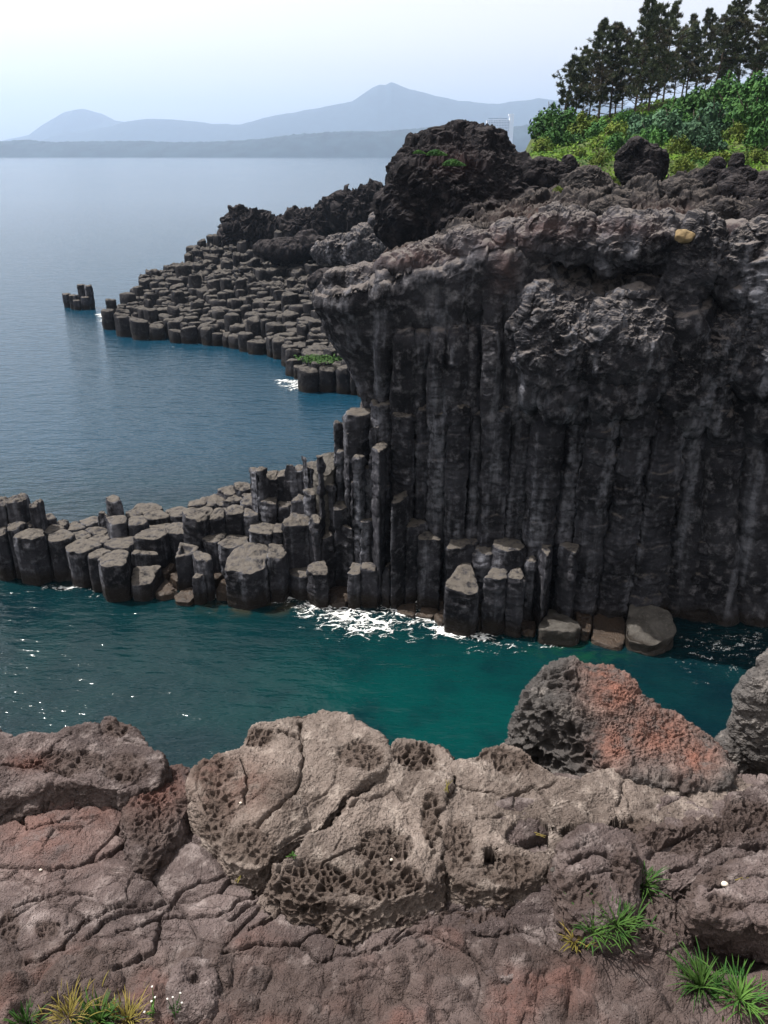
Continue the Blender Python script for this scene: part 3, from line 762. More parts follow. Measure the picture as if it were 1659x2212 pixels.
# near causeway and the stubs along the foot of the cliff:
# (X, Y of the top's centre, width, top height, material, tilt x, tilt y, label, extra)
G1, G2, G3 = 'columns of the low causeway', 'stepped columns left of the cliff', 'column stubs along the foot of the cliff'
K, W, T = 'column', 'wetrock', 'slab'
NEAR = [
 # far left end
 (2, 1143, 50, 2.6, K, 0, 0, 'column cut by the left photo border, at the end of the causeway', G1, {}),
 (30, 1131, 52, 2.8, K, 0, 0, 'hump-topped column in front of the dark blocks at the left border', G1, {'top': .14}),
 (73, 1127, 48, 2.6, K, 0, 0, 'column with a small broken hole in its top, left end of the causeway', G1, {'pool': .18}),
 (68, 1150, 58, 2.6, K, 0, 0, 'brownish column with a ragged top edge and broad dark front, left end', G1, {'top': .12}),
 (110, 1140, 48, 2.3, K, 0, 0, 'low flat column behind the ragged brownish one at the left end', G1, {}),
 (134, 1129, 38, 2.1, K, 0, 0, 'small flat column at the far water edge left of the rim gap', G1, {}),
 (112, 1115, 36, 2.6, K, 0, 0, 'small rounded stub right of the tall dark blocks', G1, {'top': .12}),
 (162, 1135, 42, 1.9, K, 0, 0, 'flat column at the lowest dip of the far edge', G1, {}),
 (196, 1125, 44, 1.9, K, 0.1, 0, 'tipped column on the far edge left of the tall stub', G1, {}),
 (217, 1110, 32, 2.5, K, 0, 0, 'narrow stub leaning against the left of the tall stub', G1, {'top': .1}),
 (33, 1078, 52, 3.85, K, 0, 0, 'dark lumpy block with red crust, left one of the tall pair', G1, {'top': .3, 'und': .12}),
 (78, 1084, 48, 3.75, K, 0, 0, 'dark round-shouldered block, right one of the tall pair at the left', G1, {'top': .25, 'und': .1}),
 (-6, 1085, 50, 3.7, K, 0, 0, 'dark block cut by the left border beside the lumpy pair', G1, {'top': .3, 'und': .1}),
 (246, 1075, 40, 3.25, K, 0, 0, 'tall lone tapering stub standing up from the causeway', G1, {'taper': .16, 'top': .1, 'bevel': .15}),
 (129, 1154, 50, 2.3, K, 0, 0, 'flat column in the second row, right of the ragged brownish one', G1, {}),
 (175, 1154, 48, 1.85, K, 0, 0, 'flat column with a stepped rim in the middle of the causeway', G1, {'top': .09}),
 (208, 1142, 44, 1.8, K, 0, 0, 'flat column just left of the raised pair of hexagons', G1, {}),
 (251, 1124, 52, 2.7, K, 0, 0, 'raised hexagon with a dark front, left of the pair under the tall stub', G1, {}),
 (294, 1123, 44, 2.6, K, 0, 0, 'raised hexagon, right of the pair under the tall stub', G1, {}),
 (284, 1108, 34, 2.2, K, 0, 0, 'small column between the tall stub and the far broad hexagons', G1, {}),
 (316, 1098, 56, 2.0, K, 0, 0, 'broad pale hexagon on the far edge right of the tall stub', G1, {}),
 (340, 1112, 46, 2.2, K, 0, 0, 'hexagon with a dark undercut front in the back row', G1, {}),
 (382, 1104, 54, 2.0, K, 0, 0, 'smooth pale hexagon on the far edge beside the tall twin column', G1, {}),
 (342, 1137, 44, 1.9, K, 0, 0, 'low flat hexagon in the middle, behind the broad tilted one', G1, {}),
 (388, 1139, 52, 2.2, K, -0.05, 0, 'rounded hexagon left of the tall twin column', G1, {}),
 (220, 1162, 50, 1.9, K, 0, 0, 'flat hexagon wedged between two broad ones in the causeway centre', G1, {}),
 (181, 1177, 58, 2.0, K, 0, 0, 'broad smooth-edged plate on the water side with a lit left face', G1, {'top': .04}),
 (263, 1168, 60, 2.0, K, 0, 0, 'broad round plate in the causeway centre', G1, {'top': .04}),
 (212, 1194, 44, 1.9, K, 0, 0, 'narrow front column left of the big square-fronted one', G1, {}),
 (253, 1203, 72, 2.0, K, 0, 0, 'big front hexagon with a square dark face down to the water', G1, {'top': .03}),
 (323, 1157, 66, 2.4, K, 0, 0.03, 'broad tilted hexagon casting shade on its right, mid causeway', G1, {}),
 (318, 1192, 62, 1.75, K, 0, 0, 'low hexagon with a crack in its top, left of the pool column', G1, {}),
 (388, 1188, 66, 2.1, K, 0, 0, 'column holding a dark round rain pool in its top', G1, {'pool': .3, 'top': .03}),
 (311, 1236, 76, 1.05, K, 0.03, 0.16, 'wide sloping slab column dipping towards the water', G1, {'top': .08}),
 (352, 1226, 46, 0.75, W, 0, 0, 'low brown column behind the sloping slab', G1, {}),
 (386, 1246, 50, 0.6, W, 0, 0, 'low brown column top below the pool column', G1, {}),
 (360, 1265, 54, 0.4, W, 0, 0.08, 'wet brown column top right beside the sloping slab', G1, {}),
 (408, 1281, 52, 0.35, W, 0.1, 0.1, 'golden brown wet rock awash left of the first white foam', G1, {'top': .15}),
 (438, 1200, 52, 2.2, K, 0, 0, 'plain hexagon right of the pool column', G1, {}),
 (424, 1239, 36, 1.5, K, 0, 0, 'small block standing among the brown wet tops', G1, {'top': .06}),
 (461, 1245, 48, 0.8, W, 0, -0.1, 'upper one of two brown wet tops right of the small block', G1, {'top': .1}),
 (486, 1259, 52, 0.6, W, 0, 0.1, 'lower one of two brown wet tops right of the small block', G1, {'top': .1}),
 # stepped part
 (430, 1106, 48, 3.5, K, 0, 0, 'tall pale-topped column, left half of the twin at the causeway end', G2, {}),
 (468, 1112, 40, 3.4, K, 0.1, 0.2, 'right half of the twin with a dark pointed facet', G2, {}),
 (421, 1086, 28, 3.6, K, 0, 0, 'small knob behind the tall twin column', G2, {'top': .1}),
 (507, 1102, 46, 3.5, K, 0, 0, 'tan-topped column right of the twin', G2, {}),
 (563, 1143, 52, 3.0, K, 0, 0, 'column with a flat tan top, shaded right face, amid the steps', G2, {'top': .04}),
 (507, 1167, 58, 2.4, K, -0.08, 0, 'ribbed column with a flat top dipping left above the big cracked block', G2, {'stria': .035}),
 (474, 1158, 42, 2.5, K, 0, 0, 'slim column between the twin and the ribbed one', G2, {}),
 (540, 1199, 74, 2.2, K, 0, 0.2, 'big cracked block with a crumpled front at the water', G2, {'top': .16, 'und': .1}),
 (592, 1186, 50, 2.5, K, 0, 0, 'column with a broken rim right of the big cracked block', G2, {'top': .1}),
 (651, 1226, 50, 1.3, K, 0, 0, 'low ledge column standing in the foam under the steps', G2, {'top': .1}),
 (588, 1078, 30, 4.1, K, 0, 0, 'short tan-topped stub among the dark spikes', G2, {}),
 (546, 1012, 24, 5.6, K, 0, 0, 'slim dark spike, leftmost of the spikes on the skyline', G2, {'taper': .1}),
 (583, 1024, 36, 5.1, K, 0, 0, 'rounded dark spike, broad, second from the left on the skyline', G2, {'top': .2, 'und': .12}),
 (568, 1008, 24, 5.7, K, 0, 0, 'ragged dark spike behind the broad rounded one', G2, {'top': .2, 'und': .1}),
 (619, 1022, 34, 5.2, K, 0, 0, 'dark spike with a pale right flank on the skyline', G2, {'top': .15, 'und': .1}),
 (620, 1004, 28, 5.8, K, 0, 0, 'flat-topped spike peeping over the one with the pale flank', G2, {'top': .1}),
 (648, 1010, 30, 5.5, K, 0, 0, 'ragged spike in the dip before the pale slanting rock', G2, {'top': .2}),
 (668, 1006, 36, 5.9, K, 0, 0, 'column left of the pale slanting rock', G2, {'top': .12}),
 (658, 988, 24, 6.4, K, 0, 0, 'knob on the skyline left of the pale slanting rock', G2, {'top': .1}),
 (704, 1004, 58, 6.2, T, 0.2, 0.3, 'pale slanting rock face among the steps', G2, {'top': .2, 'und': .12}),
 (690, 985, 40, 7.0, K, 0, 0, 'rough column behind the pale slanting rock', G2, {'top': .2}),
 (737, 1090, 50, 4.5, K, 0, 0, 'column with a broad light top under the pale slanting rock', G2, {'top': .08}),
 (643, 1122, 56, 3.7, K, -0.1, 0.1, 'rough broken column, left of two below the spikes', G2, {'top': .2, 'und': .12}),
 (684, 1116, 48, 3.9, K, 0, 0, 'rough broken column, right of two below the spikes', G2, {'top': .15, 'und': .1}),
 (612, 1140, 44, 3.1, K, 0, 0, 'dark column between the tan flat top and the broken pair', G2, {'top': .1}),
 (552, 1078, 40, 3.6, K, 0, 0, 'dark rough stub below the leftmost spike', G2, {'top': .2, 'und': .1}),
 (530, 1105, 36, 3.4, K, 0, 0, 'dark stub right of the tan-topped column', G2, {'top': .15}),
 (620, 1085, 40, 3.9, K, 0, 0, 'dark stub under the spike with the pale flank', G2, {'top': .2}),
 (655, 1075, 40, 4.3, K, 0, 0, 'dark stub under the ragged spike in the dip', G2, {'top': .2}),
 (494, 1060, 36, 3.4, K, 0, 0, 'crumbling block on the back edge, left of the rubble', G2, {'top': .15}),
 (521, 1050, 38, 3.6, K, 0, 0, 'crumbling block on the back edge, highest of the rubble', G2, {'top': .18}),
 (470, 1078, 36, 3.1, K, 0, 0, 'crumbling block behind the twin column', G2, {'top': .15}),
 (508, 1074, 34, 3.3, K, 0, 0, 'crumbling block in the middle of the rubble', G2, {'top': .18}),
 (530, 1068, 30, 3.4, K, 0, 0, 'crumbling block right under the leftmost spike', G2, {'top': .15}),
 (449, 1082, 28, 3.2, K, 0, 0, 'small crumbling block right of the knob behind the twin', G2, {'top': .12}),
 (754, 1136, 46, 3.6, K, 0, 0, 'stub with a light top near the foot of the first tall column', G3, {'top': .08}),
 (707, 1150, 44, 3.1, K, 0, 0, 'dark shaded stub left of the light-topped stub', G3, {'top': .12}),
 (801, 1215, 44, 2.1, K, 0, 0, 'low ledge above the foam, left of a pair', G3, {'top': .08}),
 (839, 1214, 42, 2.1, K, 0, 0, 'low ledge above the foam, right of a pair', G3, {'top': .08}),
 (762, 1222, 44, 1.9, K, 0, 0, 'low dark ledge above the rust brown wet rock', G3, {'top': .08}),
 (700, 1222, 44, 1.9, K, 0, 0, 'dark square block rising from the foam left of the rust brown rock', G3, {'top': .08}),
 (763, 890, 58, 9.1, K, 0, 0, 'thick high column with a light flat top at the corner of the cliff', G2, {'top': .08, 'stria': .05}),
 (725, 915, 34, 8.3, K, 0, 0, 'rough high column left of the thick one at the cliff corner', G2, {'top': .2, 'und': .12, 'stria': .05}),
 (777, 982, 46, 7.3, K, 0, 0, 'slim column with pale streaks in front of the thick high one', G2, {'top': .1, 'stria': .03}),
 (824, 965, 56, 7.9, K, 0, 0, 'high column with a light broken top in front of the cliff face', G2, {'top': .12, 'stria': .03}),
 (735, 975, 40, 7.0, K, 0, 0, 'shaded column between the pale slanting rock and the slim streaked one', G2, {'top': .15}),
 (752, 935, 40, 8.3, K, 0, 0, 'shaded column close behind the slim streaked one', G2, {'top': .1}),
 (800, 925, 42, 8.6, K, 0, 0, 'shaded column between the thick high one and the broken-topped one', G2, {'top': .1}),
 (795, 1010, 44, 6.6, K, 0, 0, 'shaded column standing below the slim streaked one', G2, {'top': .12}),
 (760, 1040, 42, 5.9, K, 0, 0, 'dark column above the light-topped foot stub', G2, {'top': .12}),
 (718, 1048, 42, 5.5, K, 0, 0, 'dark column directly under the pale slanting rock', G2, {'top': .12}),
 (836, 1050, 46, 6.0, K, 0, 0, 'dark column at the foot of the broken-topped high one', G2, {'top': .12}),
 (864, 1070, 48, 5.6, K, 0, 0, 'dark column leaning on the first column of the wall', G2, {'top': .12}),
 (800, 1120, 46, 4.2, K, 0, 0, 'dark stub above the pair of low ledges, left one', G3, {'top': .12}),
 (845, 1130, 46, 4.0, K, 0, 0, 'dark stub above the pair of low ledges, right one', G3, {'top': .12}),
 (675, 1060, 40, 4.9, K, 0, 0, 'dark rough column left under the pale slanting rock', G2, {'top': .15}),
 (890, 1132, 46, 4.2, K, 0, 0, 'stub with a rough tan top, first before the tall wall', G3, {'top': .1}),
 (931, 1161, 58, 3.8, K, 0, 0, 'stub with a smooth tan top and dark front, second before the wall', G3, {'top': .05}),
 (993, 1176, 54, 3.5, K, 0, 0.1, 'crumbled tan-topped stub, left above the tipped grey block', G3, {'top': .1}),
 (1042, 1190, 42, 3.4, K, 0, 0, 'small crumbled stub, right above the tipped grey block', G3, {'top': .12}),
 (1095, 1178, 56, 3.8, K, 0, 0, 'hexagonal stub with an overhanging tan top', G3, {'top': .06}),
 (1003, 1240, 78, 2.5, K, -0.05, 0.22, 'grey block with its face tipped to the water', G3, {'top': .12}),
 (1073, 1231, 50, 2.9, K, 0, 0, 'stub with a lit left edge standing in the front row of the foot', G3, {'top': .08}),
 (1120, 1231, 46, 3.0, K, 0, 0, 'front row stub with a rounded top between pale seams', G3, {'top': .1}),
 (1152, 1212, 30, 3.3, K, 0, 0, 'narrow stub squeezed in behind the front row', G3, {}),
 (1183, 1190, 48, 3.9, K, 0, 0, 'left of two tall crusty stubs at the right of the foot', G3, {'top': .08, 'stria': .04}),
 (1235, 1187, 48, 4.0, K, 0, 0, 'right of two tall crusty stubs at the right of the foot', G3, {'top': .08, 'stria': .04}),
 (1028, 1312, 60, 0.7, T, 0, 0.05, 'flat pale slab at the waterline under the tipped grey block', G3, {'top': .05}),
 (1140, 1342, 52, 0.3, W, 0, 0, 'thin brownish slab awash left of the pale flat boulder', G3, {}),
 (1206, 1329, 80, 0.75, T, 0, 0, 'large flat pale slab at the waterline', G3, {'top': .04}),
 (1254, 1340, 54, 0.5, W, 0, 0, 'brown wet slab right against the large pale one', G3, {}),
 (1322, 1358, 76, 0.3, W, 0.03, 0.06, 'broad brown wet slab with ripples round it', G3, {'top': .06}),
 (1389, 1342, 80, 0.9, T, 0.1, 0.2, 'angular grey boulder with a lit ridge at the dark end of the foot', G3, {'top': .15, 'bevel': .02}),
 (735, 1280, 60, 0.35, W, 0, 0, 'rust brown wet rock in the foam, left one', G3, {'top': .15}),
 (942, 1292, 50, 0.45, W, 0, 0, 'rust brown wet rock against the stub with dark front', G3, {'top': .15}),
 (925, 1313, 46, 0.2, W, 0, 0, 'brown rock half under the white foam', G3, {'top': .12}),
 (973, 1322, 54, 0.3, W, 0, 0, 'dark brown wet rock left of the flat pale slab', G3, {'top': .12}),
 (893, 1308, 44, 0.15, W, 0, 0, 'brown rock washed over by the breaking foam', G3, {'top': .12}),
]
random.seed(3)
seeds = []
for e in NEAR:
    p = at_z(e[0], e[1], e[3])
    dep = p[1] * CP - (p[2] - CAMZ) * SP
    seeds.append((p[0], p[1], 0.5 * e[2] * dep / F * (1.05 if e[8] == G1 else 1.36)))
for i, (e, s, poly) in enumerate(zip(NEAR, seeds, cells(seeds, 0.035, 1.28))):
    X, Y, w, zt, mt, tx, ty, lab, grp, ex = e
    kw = dict(stria=0.035, und=0.07, top=0.085, fine=0.035) if grp == G1 else dict(stria=0.06, und=0.14, top=0.13, fine=0.07, rings=.06 if zt > 2.5 else .03)
    if mt == W:
        kw = dict(stria=0.03, und=0.16, top=0.16, fine=0.06)
    kw.update(ex)
    me = column_mesh('basalt_column', poly, -1.3, zt, 200 + i, M[mt], dz=0.07, n=64, nr=8, tilt=(tx + random.gauss(0, .03), ty + random.gauss(0, .03)), **kw)
    nm, ct = ('basalt_column', 'rock column') if mt == K else (('wet_rock', 'rock') if mt == W else ('rock_slab', 'rock'))
    link(nm, me, None, lab, ct, grp, kind='thing')

# ------------------------------------------------------------------ the cliff
cliff = link('basalt_cliff', None, None, 'dark basalt cliff of tall columns under a rough lava cap, right half of the photo', 'cliff')
PATH = np.array([  # x, y, crest height 
    (6.0, 54, 15.4), (2.0, 47, 15.0), (-0.9, 41.5, 14.7), (-2.35, 37.9, 14.75), (-2.25, 36.2, 14.8), (-0.9, 35.2, 15.0), (1.2, 34.6, 15.8), (4.0, 34.1, 16.8), (7.0, 33.4, 17.35),
    (10, 32.7, 17.6), (13, 31.9, 17.5), (16, 31.2, 17.4), (20, 30.5, 17.4), (27, 29.5, 17.8)], float)
cliff.location = (0, 0, 0)


def open_curve(P, m):
    n = len(P)
    out = []
    for i in range(n - 1):
        p0, p1, p2, p3 = P[max(i - 1, 0)], P[i], P[i + 1], P[min(i + 2, n - 1)]
        t = np.linspace(0, 1, 40, endpoint=False)[:, None]
        out.append(0.5 * (2 * p1 + (p2 - p0) * t + (2 * p0 - 5 * p1 + 4 * p2 - p3) * t * t + (3 * p1 - p0 - 3 * p2 + p3) * t ** 3))
    C = np.concatenate(out + [P[-1:]])
    s = np.concatenate([[0], np.cumsum(np.hypot(*np.diff(C[:, :2], axis=0).T))])
    u = np.linspace(0, s[-1], m)
    return np.stack([np.interp(u, s, C[:, k]) for k in range(C.shape[1])], 1), u


# tall columns of the wall: (X centre, width, protrusion, Y of the top, roughness)
WALL = [(828, 46, .0, 880, 1), (872, 50, .25, 905, 1), (912, 46, -.1, 890, 1), (948, 44, .2, 900, 1), (985, 46, .35, 885, 1), (1022, 44, .0, 900, 1),
        (1066, 58, .4, 890, 1), (1112, 50, .1, 880, 1), (1172, 62, .55, 865, 1), (1226, 50, .15, 850, 1.1), (1285, 66, .35, 885, 1.3), (1350, 66, .0, 860, 1.6),
        (1418, 72, .3, 900, 1.7), (1486, 70, .1, 880, 1.7), (1556, 74, .4, 900, 1.8), (1630, 76, .1, 880, 1.8), (1706, 76, .3, 880, 1.8), (1785, 80, .2, 880, 1.8), (1870, 84, .2, 880, 1.8)]


def foot_y(x):
    return np.interp(x, [-3, -1.6, 3.7, 9, 12.2, 17, 26], [35.3, 34.8, 33.2, 32.2, 31.2, 30.6, 29.5])


def cliff_cap():
    C, u = open_curve(PATH, 960)
    tx = np.gradient(C[:, 0])
    ty = np.gradient(C[:, 1])
    nl = np.hypot(tx, ty)
    nx, ny = ty / nl, -tx / nl                                   # outward (towards the sea)
    k = np.ones(61) / 61
    nx = np.convolve(np.pad(nx, 30, 'edge'), k, 'valid')
    ny = np.convolve(np.pad(ny, 30, 'edge'), k, 'valid')
    zc = C[:, 2] - 0.35 + 0.35 * perlin(np.stack([u * 0.45, u * 0, u * 0], -1), 3) + 0.25 * perlin(np.stack([u * 1.3, u * 0, u * 0], -1), 4)
    rows = []
    nz = 470
    for i in range(nz):
        t = i / (nz - 1)
        z = -1 + t * (zc - 0.5 + 1)
        h = z / zc
        o = np.interp(h, [0, .50, .545, .575, .70, .88, .96, 1], [-1.0, -.9, -.5, .25, .45, .35, .2, .0])
        tip = np.exp(-((u - 20.5) / 4.5) ** 2)
        o = o - tip * 1.5 * sst(0.88, 0.6, h)
        rows.append(np.stack([C[:, 0] + nx * o, C[:, 1] + ny * o, z], -1))
    for r in np.linspace(0.06, 1, 60):
        a = min(r * 4, 1) * math.pi / 2
        o = -(0.5 * (1 - math.cos(a)) + max(0, r - .25) * 4.0)
        z = zc - 0.5 + 0.5 * math.sin(a) - max(0, r - .25) * 0.5
        rows.append(np.stack([C[:, 0] + nx * o, C[:, 1] + ny * o, z], -1))
    V = np.array(rows).astype(f32)
    U = np.repeat(u[None], len(rows), 0).astype(f32)
    Nn = grid_normals(V)
    X, Y = px(V)
    h = V[..., 2] / zc[None]
    # smooth vertical ribs continuing the columns upward
    c = np.array([w[0] for w in WALL], float)
    wd = np.array([w[1] for w in WALL], float)
    pr = np.array([w[2] for w in WALL], float)
    Xw = X + 14 * fbm(V, (0.5, 0.5, 0.25), 3, 71)
    idx = np.abs(Xw[..., None] - c).argmin(-1)
    f = np.clip((Xw - c[idx]) / (wd[idx] * 0.55), -1, 1)
    rib = np.maximum(0, 1 - np.abs(f) ** 3.2) * 1.0 + pr[idx] * 1.1 - 0.6
    ribw = sst(0.93, 0.72, h) * np.maximum(sst(1175, 1130, X), sst(.62, .54, h) * .6)
    disp = ribw * rib
    # rough lava
    ro = np.clip(sst(0.86, 0.97, h) + 0.9 * sst(1130, 1180, X) * sst(0.50, 0.66, h) + 0.5 * sst(1430, 1500, X), 0.10, 1)
    a, b, r = worley(V + 0.55 * fbm(V, 0.8, 3, 72)[..., None], 0.8, 73)
    disp += ro * (0.35 * (r - 0.45) * sst(0, 0.22, b - a) + 0.45 * fbm(V, 0.5, 5, 74, 0.55, ridged=True))
    disp += ro * 0.16 * fbm(V, 1.5, 5, 75, 0.62, ridged=True) + (0.03 + 0.04 * ro) * fbm(V, 5.0, 4, 78, 0.65)
    disp += (1 - ro) * (0.16 * fbm(V, (0.7, 0.7, 1.2), 4, 79) + 0.10 * fbm(V, (1.2, 1.2, 3.2), 4, 86, 0.6, ridged=True))
    small = disp
    disp = np.zeros_like(disp)
    # ledges, hollows and lit facets seen in the face
    for (fx, fy, rx, ry, amp) in [(1318, 592, 80, 62, -3.0), (1230, 560, 60, 40, -1.2), (1545, 625, 62, 80, -3.0), (1460, 560, 50, 40, -1.4), (1570, 520, 40, 45, -1.1), (1590, 850, 60, 110, -1.2), (1440, 600, 40, 70, -.8), (1190, 560, 55, 40, -.7),
                                  (1262, 860, 40, 60, -1.0), (1390, 880, 60, 60, -.9), (905, 710, 50, 16, -.5), (1010, 700, 60, 25, -.45), (1400, 520, 60, 30, .4), (1640, 640, 30, 60, .5), (1000, 620, 60, 50, .25), (1100, 560, 30, 60, .45),
                                  (742, 620, 50, 40, .35), (1490, 680, 34, 90, .75)]:
        disp += amp * np.exp(-((X - fx) / rx) ** 2 - ((Y - fy) / ry) ** 2)
    for (fx, rx, top, bot, amp, sl) in [(1215, 78, 640, 860, .6, -0.25), (1352, 88, 660, 850, .6, -0.2)]:
        Yl = Y + sl * (X - fx)
        t = np.clip((Yl - top) / (bot - top), 0, 1.15)
        prof = np.where(t <= 1, t, np.maximum(0, 1 - (t - 1) / 0.12)) * sst(0, 0.15, t + 0.15)
        disp += amp * prof * sst(1.15, 0.8, np.abs(X - fx) / rx)
    disp -= 0.6 * np.exp(-(seg_dist(X, Y, [(1298, 640), (1275, 740), (1268, 800), (1280, 870)]) / 6) ** 2)
    disp -= 0.5 * np.exp(-(seg_dist(X + 5 * fbm(V, .8, 2, 80), Y, [(1143, 620), (1146, 760), (1140, 900)]) / 6) ** 2)
    disp -= 0.45 * np.exp(-(seg_dist(X + 5 * fbm(V, .8, 2, 81), Y, [(990, 720), (985, 900)]) / 5) ** 2)
    disp -= 0.35 * np.exp(-(seg_dist(X + 5 * fbm(V, .8, 2, 82), Y, [(895, 720), (890, 900)]) / 5) ** 2)
    Hd = np.stack([nx, ny, nx * 0], -1)[None]
    V = (V + Hd * disp[..., None]).astype(f32)
    Nn = grid_normals(V)
    small = small + ro * 0.07 * fbm(V, 3.2, 4, 87, .62, ridged=True)
    V = V + Nn * small[..., None]
    X, Y = px(V)
    ox = np.clip(blob(X, Y, [(900, 555, 120, 22, -8), (1080, 510, 80, 30, -10), (1190, 480, 90, 26, -12), (1340, 480, 90, 22), (1090, 580, 30, 60), (1550, 500, 90, 60)]), 0, 1)
    q = grid_quads(*V.shape[:2])
    me = mesh_np('lava_cap', V, q, None, M['cliff'], True, {'oxide': ox})
    link('lava_cap', me, cliff)


cliff_cap()
random.seed(11)
cs = []
for X, w, prt, Yt, rg in WALL:
    x0 = (X - CX) / F * 38.6
    y = foot_y(x0) + 0.75 - prt + 1.3 * sst(1380, 1460, np.array(float(X)))
    p = at_y(X, 1100, y)
    dep = p[1] * CP - (p[2] - CAMZ) * SP
    r = 0.5 * w * dep / F
    cs.append((p[0], y + r * 0.45, r, at_y(X, Yt - 12, y)[2], rg))
for i, (s, poly) in enumerate(zip(cs, cells([c[:3] for c in cs], gap=0.09, grow=1.12))):
    me = column_mesh('column', poly, -1.3, s[3], 500 + i * 3, M['column'], rings=0.085 * s[4] ** .5, ringh=0.5, dz=0.04, n=90, nr=6, stria=0.10 * s[4] ** .5, sfreq=2.0, und=0.10 * s[4] ** 2, top=0.25, fine=0.06 * s[4], bevel=0.12)
    link('column', me, cliff)

# ------------------------------------------------------------------ far promontory of columns
def wpt(X, Y, z):
    p = at_z(X, Y, z)
    return (p[0], p[1])


PROM = [wpt(232, 714, 0), wpt(262, 726, 0), wpt(300, 730, 0), wpt(345, 734, 0), wpt(440, 744, 0), wpt(520, 756, 0), wpt(585, 770, 0), wpt(630, 795, 0), wpt(655, 842, 0), wpt(760, 858, 0), wpt(860, 866, 0),
        (14, 84), (20, 105), (14, 132), wpt(620, 480, 8.5), wpt(500, 497, 8.5), wpt(458, 535, 6.5), wpt(400, 578, 4.6), wpt(322, 608, 3.6), wpt(262, 650, 2.4), wpt(232, 690, 1.0)]
FRONT = PROM[:11]


def prom_z(x, y):
    P = np.stack([x, y], -1)
    d = seg_dist(x, y, FRONT)
    z = 1.9 + 0.05 * d + 0.0042 * d * d
    P3 = np.stack([x, y, x * 0], -1)
    z = z + 0.9 * sst(0.0, 0.1, fbm(P3, 0.055, 2, 90)) * sst(6, 14, d) + 0.5 * fbm(P3, 0.2, 2, 91) * sst(2, 8, d)
    return z


random.seed(5)
S = 1.62
pts = []
for j in range(-2, 75):
    for i in range(-30, 60):
        x = -46 + (i + 0.5 * (j % 2)) * S + random.uniform(-.40, .40) * S
        y = 66 + j * S * 0.866 + random.uniform(-.4, .4) * S
        pts.append((x, y))
pts = np.array(pts)
ok = inside(pts[:, 0], pts[:, 1], PROM)
pts = pts[ok]
dfr = seg_dist(pts[:, 0], pts[:, 1], FRONT)
zt = prom_z(pts[:, 0], pts[:, 1])
X, Y = px(np.stack([pts[:, 0], pts[:, 1], zt], -1))
vis = (X > -60) & (X < 800) & (zt < 9.6)
pts, dfr, zt = pts[vis], dfr[vis], zt[vis]
X, Y = X[vis], Y[vis]
order = np.argsort(np.hypot(pts[:, 0], pts[:, 1]))
pts, dfr, zt, X, Y = pts[order], dfr[order], zt[order], X[order], Y[order]
ps = [(x, y, S * random.uniform(.36, .72)) for x, y in pts]
polys = cells(ps, gap=0.05, grow=1.1)
rest = MB()
n_near = sum(e[4] == K for e in NEAR)
count = 0
for i, poly in enumerate(polys):
    d = dfr[i]
    edge = d < 1.5
    zz = zt[i] + (random.uniform(-.7, .45) if edge else random.uniform(-.3, .35) + (random.random() < .2) * random.uniform(.3, 1.2))
    z0 = -1.2 if d < 4.5 else zz - 2.0
    big = d > 14
    me = column_mesh('basalt_column', poly, z0, zz, 900 + i, M['farcolumn'], dz=0.3, n=20, nr=4, stria=0.07, und=0.15 + .1 * big, top=0.2 + 0.25 * big, fine=0.08, bevel=0.2, tilt=(random.gauss(0, .09), random.gauss(0, .10)), lean=(0, 0))
    if count < 294 - n_near:
        if edge:
            lab, grp = 'dark column of the outer row of the far promontory, standing in the sea', 'outer row of the far promontory'
        else:
            lab, grp = 'low column top in the honeycomb pavement of the far promontory', 'pavement of the far promontory'
        link('basalt_column', me, None, lab, 'rock column', grp, 'thing')
        count += 1
    else:
        v = np.array([w.co[:] for w in me.vertices])
        qs = np.array([p.vertices[:] for p in me.polygons if len(p.vertices) == 4])
        ts = np.array([p.vertices[:] for p in me.polygons if len(p.vertices) == 3])
        rest.add(v, qs, None)
        rest.t.append(ts + rest.n - len(v))
        bpy.data.meshes.remove(me)
if rest.n:
    link('column_rubble', rest.mesh('column_rubble', M['farcolumn']), None, 'mass of small rough column tops at the back of the far promontory', 'rock columns', kind='stuff')


def rock_field(name, poly, zf, step, seed, mat, amp, sc, label, cat, kind, skirt=2.5, ox=None, inset=0.0):
    P = np.array(poly)
    xs = np.arange(P[:, 0].min() - .5, P[:, 0].max() + .5, step)
    ys = np.arange(P[:, 1].min() - .5, P[:, 1].max() + .5, step)
    x, y = np.meshgrid(xs, ys)
    V = np.stack([x, y, x * 0], -1).astype(f32)
    ins = inside(x, y, poly)
    ed = seg_dist(x, y, list(poly) + [poly[0]])
    sd = np.where(ins, ed, -ed) - inset
    V[..., 2] = zf(x, y) - np.maximum(0, -sd) * skirt
    a, b, r = worley(V + 0.6 * fbm(V, 1.0 * sc, 2, seed)[..., None], 0.45 * sc, seed + 1)
    a2, b2, r2 = worley(V + 0.3 * fbm(V, 2.0 * sc, 2, seed + 8)[..., None], 1.3 * sc, seed + 9)
    dz = amp * ((r - .45) * sst(0, .15, b - a) + .45 * (r2 - .5) * sst(0, .15, b2 - a2) + .8 * fbm(V, .4 * sc, 5, seed + 2, .62, ridged=True) + .4 * fbm(V, 1.6 * sc, 5, seed + 3, .65, ridged=True))
    V[..., 2] += dz
    V[..., 0] += amp * .35 * fbm(V + 9, .9 * sc, 3, seed + 4)
    V[..., 1] += amp * .35 * fbm(V + 19, .9 * sc, 3, seed + 5)
    q = grid_quads(*x.shape)
    keep = (sd > -1.6).ravel()
    q = q[keep[q].all(1)]
    Xp, Yp = px(V)
    me = mesh_np(name, V, q, None, mat, True, {'oxide': blob(Xp, Yp, ox) if ox else Xp * 0})
    return link(name, me, None, label, cat, None, kind)


